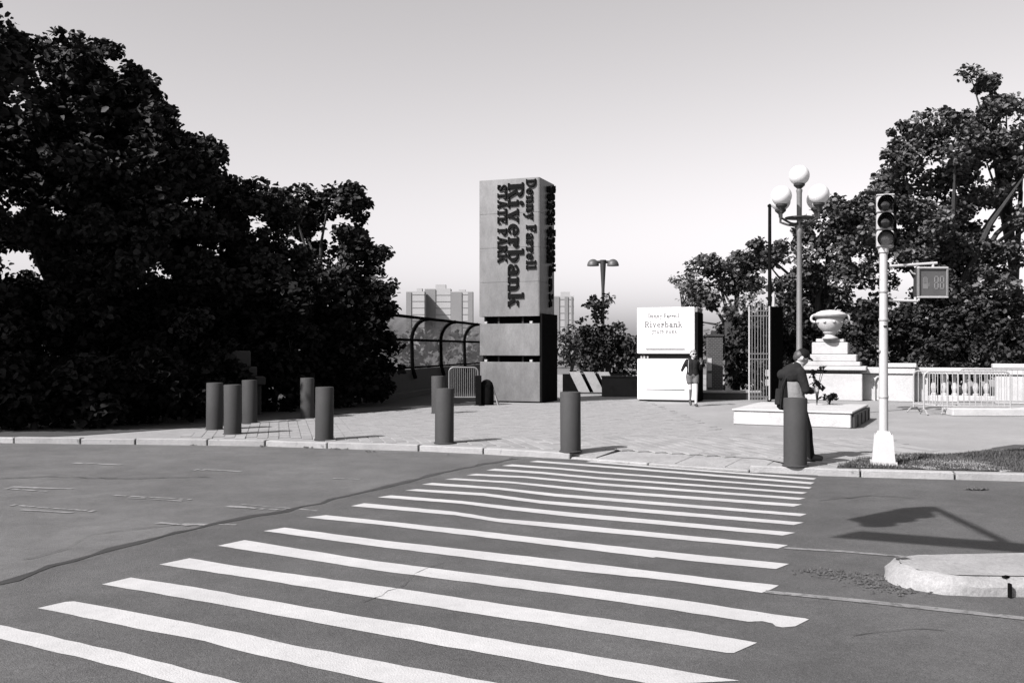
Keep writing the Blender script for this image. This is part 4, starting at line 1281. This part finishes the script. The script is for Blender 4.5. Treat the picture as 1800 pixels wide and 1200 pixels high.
# understorey behind the wall
for k, (px, Y_, r_, zz, lab) in enumerate([(1338, 33.6, 0.9, 1.2, 'dark shrub seen through the bars of the iron gate'), (1395, 34.5, 1.2, 1.2, 'dark shrub behind the standing man, below the globe lamp'), (1545, 34.0, 1.5, 1.4, 'dark shrub behind the wall right of the urn'),
                                  (1630, 34.0, 1.6, 1.5, 'dark shrub behind the wall, below the pedestrian signal'), (1720, 33.6, 1.6, 1.5, 'dark shrub behind the wall at the right edge'), (1800, 33.4, 1.6, 1.5, 'dark shrub just beyond the right edge')]):
    c = A(px, 700, Y_)
    tree('wall_shrub', lab, 'shrub', (c.x, Y_), 0.06, 0.5, [(c.x, Y_, zz, r_, 0.9, 1.2), (c.x, Y_ + 0.3, zz + 1.0, r_, 0.9, 0.9)], M['leaf_small'], nper=20, rr=(0.25, 0.55), per=160, size=0.145, seed=90 + k, group='shrubs behind the urn wall', limb_n=4)
# between tower and kiosk
Y_ = 37.0
tree('bushy_tree', 'dark dense bushy tree between the sign tower and the white sign block', 'tree', (A(1068, 690, Y_).x, Y_), 0.14, 1.0,
     [E(1060, 545, 28, 22, Y_), E(1040, 585, 26, 24, Y_), E(1085, 600, 34, 30, Y_), E(1062, 630, 46, 32, Y_), E(1095, 640, 22, 30, Y_), E(1040, 640, 20, 30, Y_)],
     M['leaf_small'], nper=30, rr=(0.2, 0.42), per=80, size=0.14, seed=101)
tree('pale_shrub', 'paler grey shrub just right of the sign tower', 'shrub', (A(1000, 690, 43).x, 43), 0.1, 0.8,
     [E(998, 615, 20, 34, 43), E(1000, 590, 14, 20, 43)], M['leaf_pale'], nper=26, rr=(0.3, 0.5), per=60, size=0.16, seed=103)
# far wooded band on the horizon
rg = np.random.default_rng(9)
cl = [(x, 92 + rg.uniform(-4, 4), rg.uniform(0.2, 3.0), rg.uniform(0.8, 1.5)) for x in np.arange(-75, 90, 0.35)]
v, f = leaf_mesh(cl, 26, 0.6, 77)
far = np_object('far_trees', v, f, M['leaf_mid'], None, (0, 0, 0))
tag(far, 'low band of far trees along the horizon behind the plaza', 'trees', kind='stuff')

# small plants on the planter
def plant(label, loc, h, n, seed, group=None):
    root = thing('plant', label, 'plant', loc, 0, group)
    rg = random.Random(seed)
    st, cl = MB(), []
    for k in range(n):
        a = rg.uniform(0, 6.28)
        e = (0.18 * math.cos(a) * rg.uniform(0.3, 1), 0.18 * math.sin(a), h * rg.uniform(0.5, 1))
        st.tube([(0, 0, 0), (e[0] * 0.4, e[1] * 0.4, e[2] * 0.6), e], 0.008, 5)
        cl.append((e[0], e[1], e[2], 0.10))
    st.build('stem', M['bark'], root)
    v, f = leaf_mesh(cl, 9, 0.09, seed)
    np_object('leaves', v, f, M['leaf_black'], root, (0, 0, 0))
q = G(1432, 722, 0.345)
plant('spindly dark plant beside the standing man on the stone platform', (G(1436, 712, 0.345).x, G(1436, 712, 0.345).y, 0.345), 0.85, 9, 5)
q = G(1458, 711, 0.345)
plant('small dark leafy plant on the stone platform below the urn', (q.x, q.y, 0.345), 0.24, 9, 6)

# grass verge by the signal pole
def verge():
    rg = np.random.default_rng(4)
    poly = [(1478, 826), (1500, 812), (1545, 803), (1600, 800), (1680, 798), (1800, 789), (1960, 786), (1960, 836), (1750, 832.0), (1560, 827.0)]
    pw = [G(*q) for q in poly]
    pw = [Vector((q.x, q.y + (0.2 if i in (0, 7, 8, 9) else 0), 0)) for i, q in enumerate(pw)]
    b = MB(); b.add([(q.x, q.y, 0.010) for q in pw], [tuple(range(len(pw)))[::-1]])
    soil = b.build('verge', M['soil'], kind='structure')
    def inside(x, y):
        c = False
        for a, bb in zip(pw, pw[1:] + pw[:1]):
            if (a.y > y) != (bb.y > y) and x < (bb.x - a.x) * (y - a.y) / (bb.y - a.y) + a.x:
                c = not c
        return c
    xs = [q.x for q in pw]; ys = [q.y for q in pw]
    P = []
    while len(P) < 16000:
        x, y = rg.uniform(min(xs), max(xs)), rg.uniform(min(ys), max(ys))
        if inside(x, y):
            P.append((x, y))
    P = np.array(P); n = len(P)
    patch = np.sin(P[:, 0] * 3.1 + 1.3 * np.sin(P[:, 1] * 2.3)) * np.sin(P[:, 1] * 4.0 + P[:, 0])
    h = rg.uniform(0.02, 0.06, n) * (1 + 0.8 * np.clip(patch, -0.5, 1))
    a = rg.uniform(0, 6.283, n)
    w = 0.006
    dx, dy = np.cos(a), np.sin(a)
    lean = rg.uniform(0.0, 0.05, n)
    z0 = np.full(n, 0.008)
    v = np.stack([np.stack([P[:, 0] - dy * w, P[:, 1] + dx * w, z0], 1), np.stack([P[:, 0] + dy * w, P[:, 1] - dx * w, z0], 1),
                  np.stack([P[:, 0] + dx * lean, P[:, 1] + dy * lean, z0 + h], 1)], 1).reshape(-1, 3)
    f = np.arange(n * 3).reshape(-1, 3)
    g = np_object('grass', v, f, M['grass'], None, (0, 0, 0))
    tag(g, 'short dark grass on the verge round the signal pole', 'grass', kind='stuff')
verge()

# ------------------------------------------------------------------ traffic island at the lower right
def island():
    root = thing('traffic_island', 'worn pale concrete traffic island nose at the lower right', 'traffic island', (2.83, 7.28, RZ))
    def outline(inset):
        hw = 0.46 - inset
        p = []
        for i in range(13):
            a = R(90 + 180 * i / 12)
            p.append((0.46 + hw * math.cos(a), hw * math.sin(a)))
        p += [(1.2, -hw - 0.04), (5.0, -hw - 0.5), (5.0, hw + 0.7), (1.2, hw + 0.06)]
        return p
    prof = [(0.0, 0.0), (0.012, 0.07), (0.05, 0.115), (0.11, 0.13)]
    b = MB()
    n = len(outline(0))
    rg = random.Random(8)
    vs = []
    for ins, z in prof:
        for x, y in outline(ins):
            vs.append((x + rg.uniform(-.016, .016), y + rg.uniform(-.016, .016), z + (rg.uniform(-.012, .008) if z > 0.03 else 0)))
    fs = []
    for k in range(len(prof) - 1):
        for i in range(n):
            j = (i + 1) % n
            fs.append((k * n + i, k * n + j, (k + 1) * n + j, (k + 1) * n + i))
    b.add(vs, fs)
    b.build('kerb_rim', M['kerb_pale'], root, smooth=True)
    top = MB().add([(x, y, 0.1305) for x, y in outline(0.112)], [tuple(range(n))])
    top.build('top_slab', M['kerb_pale'], root)
    # joint and chips
    MB().box((0.665, -0.49, 0.052), (0.014, 0.035, 0.105), 0.0).build('open_joint', M['black_matt'], root)
    MB().box((0.69, -0.385, 0.128), (0.05, 0.03, 0.012), 0.6).build('chip', M['black_matt'], root)
    MB().box((0.20, 0.20, 0.125), (0.09, 0.07, 0.012), 0.3).build('chip', M['tar'], root)
    MB().box((0.19, -0.30, 0.05), (0.05, 0.05, 0.05), 0.7).build('chip', M['black_matt'], root)
island()

def debris(name, label, pts, n, rad, size, seed, flat=True):
    rg = np.random.default_rng(seed)
    P = []
    while len(P) < n:
        x, y, r_ = pts[rg.integers(len(pts))]
        P.append((x + rg.normal() * r_, y + rg.normal() * r_ * 0.5))
    b = MB()
    for x, y in P:
        s = size * rg.uniform(0.3, 1.4)
        k = 5
        a0 = rg.uniform(0, 6.28)
        ring = [(x + s * rg.uniform(.6, 1) * math.cos(a0 + 6.283 * i / k), y + s * rg.uniform(.4, 1) * math.sin(a0 + 6.283 * i / k), RZ + 0.006 + s * rg.uniform(0, 0.5)) for i in range(k)]
        ring.append((x, y, RZ + 0.01 + s * rg.uniform(0.2, 0.9)))
        b.add(ring, [(i, (i + 1) % k, k) for i in range(k)])
    o = b.build(name, M['litter'], kind='stuff')
    tag(o, label, 'debris')
dp = []
for x, y in ((1430, 1005), (1460, 1008), (1480, 1015), (1510, 1012), (1535, 1018), (1545, 1030), (1520, 1025), (1560, 1035), (1580, 1043)):
    q = GR(x, y); dp.append((q[0], q[1], 0.09))
debris('leaf_litter', 'dark leaf litter and grit on the road before the island nose', dp, 420, 0.1, 0.016, 3)
q = GR(1716, 861)
debris('leaf_clump', 'small clump of dark leaves on the road by the verge', [(q[0], q[1], 0.06)], 70, 0.1, 0.04, 5)
dp = []
for x, y in ((340, 779), (420, 779), (460, 781), (500, 781), (540, 783), (592, 786), (605, 786), (900, 802), (650, 790), (780, 795)):
    q = GR(x, y + 4); dp.append((q[0], q[1], 0.05))
debris('gutter_litter', 'scraps of litter lying in the gutter along the kerb', dp, 60, 0.1, 0.03, 6)

# ------------------------------------------------------------------ far apartment towers
def far_building(label, px0, px1, py, Y, bands, depth=18, cap=None):
    x0, x1 = (px0 - CX) * Y / F, (px1 - CX) * Y / F
    zt = EYE + (HY - py) * Y / F
    root = thing('apartment_tower', label, 'building', ((x0 + x1) / 2, Y, 0), 0, 'far apartment towers')
    w = x1 - x0
    MB().box((0, depth / 2, zt / 2), (w, depth, zt)).build('wall', M['far_pale'], root)
    for f0, f1 in bands:
        MB().box((w * ((f0 + f1) / 2 - 0.5), -0.4, zt / 2 - 0.4), (w * (f1 - f0), 0.8, zt - 0.8)).build('dark_bay', M['far_dark'], root)
    nfl = int(zt / 3.0)
    for k in range(1, nfl, 2):
        MB().box((0, -0.15, k * zt / nfl), (w * 0.98, 0.3, 0.5)).build('floor_band', M['far_dark'], root)
    if cap:
        MB().box((w * cap[0], depth / 2, zt + cap[1] / 2), (w * cap[2], depth * 0.5, cap[1])).build('roof_house', M['far_pale'], root)
far_building('far apartment tower left of the group, half behind the tree', 714, 746, 512, 900, [(0.0, 0.28)], cap=(0.2, 3, 0.3))
far_building('far tallest apartment tower in the middle of the group behind the screen', 746.5, 792, 507, 920, [(0.0, 0.42)], cap=(0.1, 4, 0.4))
far_building('far darker apartment tower right of the group, beside the sign tower', 792.5, 831, 512, 905, [(0.0, 0.5), (0.78, 1.0)], cap=(0.0, 2, 0.3))
far_building('far apartment tower seen just right of the sign tower', 972, 1009, 520, 900, [(0.0, 0.3), (0.55, 0.72), (0.86, 0.93)], cap=(0.1, 4, 0.45))

# ------------------------------------------------------------------ mast arm signal overhead, out of view, whose shadow falls on the road
def mast_arm():
    K = 1 / math.tan(SUN_EL)
    def over(x, y, z):                                # point at height z whose shadow falls where the photo shows it at pixel x, y
        g_ = Vector(GR(x, y))
        return Vector((g_.x - K * (z - RZ) * SX, g_.y - K * (z - RZ) * SY, z))
    ZA = 5.9
    a0 = over(1463, 944, ZA)
    a1 = over(1750, 967, ZA)
    u = (a1 - a0); u.z = 0; u.normalize()
    foot = a0 + u * 7.0
    root = thing('mast_arm_signal', 'overhead mast arm signal and sign board just out of view above the crossing', 'traffic signal', (foot.x, foot.y, RZ))
    loc = lambda p_: p_ - Vector((foot.x, foot.y, RZ))
    end = loc(a0)
    MB().lathe([(0.24, 0.0), (0.22, 0.5), (0.14, 0.6), (0.11, 3.0), (0.09, ZA + 0.6)], 16).build('pole', M['pale_metal'], root, smooth=True)
    MB().tube([end + Vector((0, 0, 0.2)), Vector((0, 0, ZA - RZ + 0.2))], 0.05, 10).build('arm', M['pale_metal'], root, smooth=True)
    b = MB()
    L = 4.6
    h = 0.40
    e2 = end + u * L
    n_ = Vector((-u.y, u.x, 0)) * 0.02
    b.add([end - n_, e2 - n_, e2 - n_ + Vector((0, 0, h)), end - n_ + Vector((0, 0, h)), end + n_, e2 + n_, e2 + n_ + Vector((0, 0, h)), end + n_ + Vector((0, 0, h))],
          [(0, 1, 2, 3), (7, 6, 5, 4), (0, 4, 5, 1), (1, 5, 6, 2), (2, 6, 7, 3), (3, 7, 4, 0)])
    b.build('sign_board', M['pale_metal'], root)
    # outrigger with hanging head
    o0 = loc(over(1765, 952, ZA)); o1 = loc(over(1638, 891, ZA))
    MB().tube([o0, o1], 0.05, 8).build('outrigger', M['pale_metal'], root, smooth=True)
    d = o1 + Vector((0, 0, -0.15))
    hd = MB().tube([o1, d], 0.035, 8)
    hd.build('hanger', M['pale_metal'], root)
    for k in range(3):
        c = d + Vector((0, 0, -0.17 - 0.34 * k))
        MB().rbox(tuple(c), (0.33, 0.24, 0.33), 0.02, 0.3).build('housing', M['pale_metal'], root)
        MB().tube([c + Vector((-0.04, -0.12, 0)), c + Vector((-0.1, -0.38, -0.02))], 0.15, 14).build('visor', M['black'], root, smooth=True)
mast_arm()

# ------------------------------------------------------------------ people
def blob(name, caps, balls, m, parent, voxel=0.012, smooth_it=6):
    """limbs as tapered capsules fused into one continuous skin by a voxel remesh"""
    b = MB()
    for pts, rad in caps:
        n = len(pts)
        b.tube(pts, rad, 12)
        for p_, r_ in zip(pts, rad):
            b.ball(p_, r_ * 0.995, 12, 8)
    for c, r_ in balls:
        b.ball(c, r_, 16, 12)
    o = b.build(name, m, parent, smooth=False)
    rm = o.modifiers.new('fuse', 'REMESH'); rm.mode = 'VOXEL'; rm.voxel_size = voxel; rm.use_smooth_shade = True
    sm = o.modifiers.new('relax', 'SMOOTH'); sm.factor = 0.5; sm.iterations = smooth_it
    return o

def hand_caps(w, d, side, up, curl=0.6, s=1.0):
    """palm and five separate fingers: w wrist, d pointing along the hand, side towards the thumb, up = back of the hand"""
    w, d, side, up = Vector(w), Vector(d).normalized(), Vector(side).normalized(), Vector(up).normalized()
    caps = []
    for k, (o_, l_) in enumerate(((0.028, 0.072), (0.010, 0.080), (-0.009, 0.075), (-0.027, 0.058))):
        k0 = w + d * 0.02 + side * o_ * 0.6 * s
        k1 = w + d * 0.085 * s + side * o_ * s
        caps.append(([tuple(k0), tuple(k1)], [0.014 * s, 0.011 * s]))
        a1 = k1 + (d * math.cos(curl * 0.6) - up * math.sin(curl * 0.6)) * l_ * 0.5 * s
        a2 = a1 + (d * math.cos(curl * 1.6) - up * math.sin(curl * 1.6)) * l_ * 0.45 * s
        caps.append(([tuple(k1), tuple(a1), tuple(a2)], [0.0100 * s, 0.0092 * s, 0.0078 * s]))
    t0 = w + d * 0.025 * s + side * 0.022 * s
    t1 = t0 + (d * 0.6 + side * 0.8) * 0.042 * s
    t2 = t1 + (d * 0.9 + side * 0.1 - up * 0.4).normalized() * 0.036 * s
    caps.append(([tuple(t0), tuple(t1), tuple(t2)], [0.014 * s, 0.011 * s, 0.008 * s]))
    return caps

def head_shapes(c, face, tilt_up, s=1.0):
    """skull, jaw, nose, ears, brow; c centre of skull, face = direction the face looks"""
    c, f = Vector(c), Vector(face).normalized()
    upv = Vector(tilt_up).normalized()
    sd = f.cross(upv).normalized()
    balls = [(tuple(c + f * -0.012 * s), 0.094 * s), (tuple(c + f * 0.02 * s + upv * 0.012 * s), 0.086 * s), (tuple(c + f * 0.035 * s - upv * 0.055 * s), 0.062 * s),
             (tuple(c + f * 0.055 * s - upv * 0.088 * s), 0.034 * s), (tuple(c + f * 0.102 * s - upv * 0.030 * s), 0.016 * s), (tuple(c + f * 0.096 * s - upv * 0.012 * s), 0.012 * s),
             (tuple(c + f * 0.088 * s - upv * 0.062 * s), 0.017 * s), (tuple(c + f * 0.088 * s + upv * 0.012 * s + sd * 0.028 * s), 0.016 * s), (tuple(c + f * 0.088 * s + upv * 0.012 * s - sd * 0.028 * s), 0.016 * s)]
    for q in (-1, 1):
        balls.append((tuple(c + sd * q * 0.088 * s - upv * 0.02 * s - f * 0.005 * s), (0.02 * s, 0.022 * s, 0.032 * s)))
    return balls, f, upv, sd

def man():
    Yg = 14.25
    loc = ((1402 - CX) * Yg / F, Yg, 0)
    root = thing('person', 'man in dark cap and sweater over pale shirt, bowed over a phone, behind a bollard', 'person', loc)
    hc = (0.06, 0.0, 1.525)
    hb, f, upv, sd = head_shapes(hc, (0.90, -0.02, -0.42), (0.42, 0, 0.90), 1.0)
    hipL, hipR = (-0.02, -0.09, 0.86), (-0.02, 0.09, 0.86)
    legs = [([hipL, (0.12, -0.10, 0.46), (0.15, -0.10, 0.09)], [0.085, 0.056, 0.042]), ([hipR, (0.17, 0.10, 0.46), (0.23, 0.11, 0.09)], [0.085, 0.056, 0.042])]
    torso = [([(-0.02, 0, 0.88), (-0.05, 0, 1.05), (-0.06, 0, 1.24), (-0.01, 0, 1.36)], [0.13, 0.13, 0.14, 0.10])]
    neck = [([(-0.02, 0, 1.34), (0.015, 0, 1.42), (0.04, 0, 1.49)], [0.075, 0.06, 0.058])]
    shL, elL, wrL = (-0.01, -0.17, 1.31), (0.06, -0.21, 1.05), (0.20, -0.10, 1.02)
    shR, elR, wrR = (-0.01, 0.17, 1.31), (0.08, 0.20, 1.06), (0.24, 0.05, 1.05)
    arms = [([shL, elL, wrL], [0.052, 0.042, 0.028]), ([shR, elR, wrR], [0.052, 0.042, 0.028])]
    hands = hand_caps(wrL, (0.75, 0.35, 0.35), (-0.2, 0.3, 0.8), (0.2, -0.9, 0.1), 0.9) + hand_caps(wrR, (0.75, -0.25, 0.3), (-0.2, -0.1, 0.9), (0.3, 0.9, 0.1), 0.7)
    body = blob('body', legs + torso + neck + arms + hands, hb, M['skin'], root, 0.009, 4)
    blob('trousers', [([hipL, (0.12, -0.10, 0.46), (0.15, -0.10, 0.07)], [0.105, 0.068, 0.056]), ([hipR, (0.17, 0.10, 0.46), (0.23, 0.11, 0.07)], [0.105, 0.068, 0.056]), ([(-0.03, -0.03, 0.88), (-0.03, 0.03, 0.92)], [0.145, 0.145])], [], M['cloth_black'], root, 0.014, 6)
    blob('shirt', [([(-0.03, -0.04, 0.84), (-0.06, -0.05, 1.04), (-0.07, -0.05, 1.22)], [0.142, 0.138, 0.138]), ([(-0.03, 0.04, 0.84), (-0.06, 0.05, 1.04), (-0.07, 0.05, 1.22)], [0.142, 0.138, 0.138])], [], M['cloth_grey'], root, 0.014, 6)
    blob('sweater', [([(-0.08, -0.07, 1.27), (-0.05, -0.06, 1.33)], [0.155, 0.115]), ([(-0.08, 0.07, 1.27), (-0.05, 0.06, 1.33)], [0.155, 0.115]),
                     ([(-0.04, -0.02, 1.30), (0.0, 0, 1.40)], [0.12, 0.075]), ([(-0.12, 0, 1.28), (-0.22, 0.0, 1.27)], [0.12, 0.085]),
                     ([shL, (0.06, -0.215, 1.05), (0.16, -0.13, 1.03)], [0.078, 0.064, 0.046]), ([shR, (0.08, 0.205, 1.06), (0.20, 0.08, 1.05)], [0.078, 0.064, 0.046])], [], M['cloth_dark'], root, 0.013, 6)
    c = Vector(hc)
    blob('hair', [], [(tuple(c - f * 0.03 + upv * 0.012), 0.094), (tuple(c - f * 0.055 - upv * 0.025), 0.066)], M['hair'], root, 0.01, 3)
    blob('cap', [([tuple(c + f * 0.05 + upv * 0.050 + sd * y), tuple(c + f * (0.165 - 8 * y * y) + upv * 0.028 + sd * y)], [0.016, 0.011]) for y in (-0.06, -0.03, 0.0, 0.03, 0.06)], [(tuple(c - f * 0.004 + upv * 0.036), 0.100), (tuple(c + f * 0.02 + upv * 0.05), 0.085)], M['cloth_black'], root, 0.009, 3)
    cap_ = MB()
    for (lx, ly, yaw) in ((0.15, -0.10, -0.1), (0.23, 0.11, 0.1)):
        blob('shoe', [([(lx - 0.06, ly, 0.045), (lx + 0.04, ly, 0.05), (lx + 0.15, ly, 0.035)], [0.042, 0.046, 0.034])], [], M['shoe'], root, 0.01, 3)
    ph = thing('phone', 'dark phone held in both hands by the standing man', 'phone', (loc[0] + 0.33, Yg - 0.02, 1.10), 0.1)
    ph.rotation_euler = (0, R(-50), 0.1)
    MB().rbox((0, 0, 0), (0.075, 0.009, 0.15), 0.004).build('case', M['black'], ph)
    bag = thing('shoulder_bag', 'dark shoulder bag hanging at the back of the standing man', 'bag', (loc[0] - 0.225, Yg + 0.02, 0.74))
    bag.rotation_euler = (0, R(5), 0)
    MB().rbox((0, 0, 0.26), (0.11, 0.27, 0.50), 0.035).build('body', M['cloth_black'], bag, smooth=True)
    MB().rbox((-0.076, 0, 0.2), (0.03, 0.22, 0.24), 0.012).build('pocket', M['cloth_dark'], bag)
    MB().tube([(-0.06, -0.13, 0.03), (-0.075, -0.15, 0.35), (0.0, -0.16, 0.56), (0.12, -0.14, 0.66)], 0.010, 6).build('strap', M['cloth_dark'], bag, smooth=True)
man()

def woman():
    Yg = 27.9
    loc = ((1217 - CX) * Yg / F, Yg, 0)
    root = thing('person', 'woman in dark long sleeved top, shorts and sunglasses walking past the white sign block', 'person', loc)
    hc = (0.03, -0.02, 1.50)
    hb, f, upv, sd = head_shapes(hc, (0.15, -1, -0.05), (0, 0, 1), 0.98)
    hL, hR = (0.085, 0, 0.87), (-0.085, 0, 0.87)
    legs = [([hL, (0.085, -0.10, 0.47), (0.065, -0.20, 0.09)], [0.088, 0.056, 0.038]), ([hR, (-0.06, -0.03, 0.50), (-0.015, 0.24, 0.19)], [0.088, 0.056, 0.038])]
    torso = [([(0, 0, 0.90), (0, 0, 1.06), (0, 0, 1.22), (0, 0, 1.32)], [0.10, 0.085, 0.09, 0.065]), ([(0.01, 0, 1.30), (0.02, -0.01, 1.38), (0.03, -0.015, 1.44)], [0.06, 0.052, 0.05])]
    shR, elR, wrR = (-0.155, 0, 1.30), (-0.245, 0.05, 1.12), (-0.325, -0.04, 1.00)
    shL, elL, wrL = (0.155, 0, 1.30), (0.235, 0.02, 1.09), (0.225, -0.19, 1.24)
    arms = [([shR, elR, wrR], [0.045, 0.036, 0.025]), ([shL, elL, wrL], [0.045, 0.036, 0.025])]
    hands = hand_caps(wrR, (-0.5, -0.2, -0.8), (0.2, -1, 0), (-0.8, 0, 0.4), 0.5) + hand_caps(wrL, (-0.1, -0.4, 0.9), (-0.9, -0.2, 0), (0.1, 0.9, 0.3), 0.8)
    blob('body', legs + torso + arms + hands, hb, M['skin'], root, 0.009, 4)
    blob('top', [([(-0.045, 0, 0.92), (-0.04, 0, 1.06), (-0.05, 0, 1.22), (-0.05, 0, 1.29)], [0.132, 0.116, 0.128, 0.095]), ([(0.045, 0, 0.92), (0.04, 0, 1.06), (0.05, 0, 1.22), (0.05, 0, 1.29)], [0.132, 0.116, 0.128, 0.095]),
                 ([shR, elR, (-0.31, -0.03, 1.02)], [0.062, 0.052, 0.040]), ([shL, elL, (0.228, -0.15, 1.20)], [0.062, 0.052, 0.040])], [], M['cloth_dark'], root, 0.013, 5)
    blob('shorts', [([hL, (0.088, -0.045, 0.70)], [0.112, 0.095]), ([hR, (-0.08, -0.015, 0.70)], [0.112, 0.095]), ([(-0.04, 0, 0.90), (0.04, 0, 0.90)], [0.128, 0.128])], [], M['cloth_mid'], root, 0.013, 5)
    c = Vector(hc)
    blob('hair', [], [(tuple(c - f * 0.03 + upv * 0.03), 0.098), (tuple(c - f * 0.05 - upv * 0.03), 0.075), (tuple(c + f * 0.02 + upv * 0.06), 0.075)], M['hair_fair'], root, 0.011, 3)
    g = MB()
    for q in (-1, 1):
        e = c + f * 0.095 + upv * 0.012 + sd * q * 0.034
        g.ball(tuple(e), (0.034, 0.016, 0.026), 10, 6)
    e0, e1 = c + f * 0.1 + upv * 0.018 - sd * 0.03, c + f * 0.1 + upv * 0.018 + sd * 0.03
    g.tube([tuple(e0), tuple(e1)], 0.006, 6)
    g.build('sunglasses', M['black'], root, smooth=True)
    MB().tube([(-0.12, -0.08, 1.33), (-0.135, -0.13, 1.22), (-0.14, -0.13, 0.98)], 0.007, 6).build('strap', M['stone'], root, smooth=True)
    blob('shoe', [([(0.065, -0.16, 0.045), (0.07, -0.26, 0.05), (0.075, -0.34, 0.035)], [0.040, 0.042, 0.034])], [], M['shoe'], root, 0.01, 3)
    blob('shoe', [([(-0.015, 0.29, 0.18), (-0.012, 0.24, 0.11), (-0.01, 0.19, 0.04)], [0.038, 0.042, 0.034])], [], M['shoe'], root, 0.01, 3)
    cup = thing('drink_cup', 'small dark lidded cup in the raised hand of the walking woman', 'cup', (loc[0] + 0.19, Yg - 0.27, 1.29))
    MB().lathe([(0.028, 0.0), (0.036, 0.10), (0.038, 0.102)], 14).build('cup', M['cloth_mid'], cup, smooth=True)
    MB().lathe([(0.040, 0.103), (0.040, 0.112), (0.030, 0.122)], 14).build('lid', M['black'], cup, smooth=True)
woman()
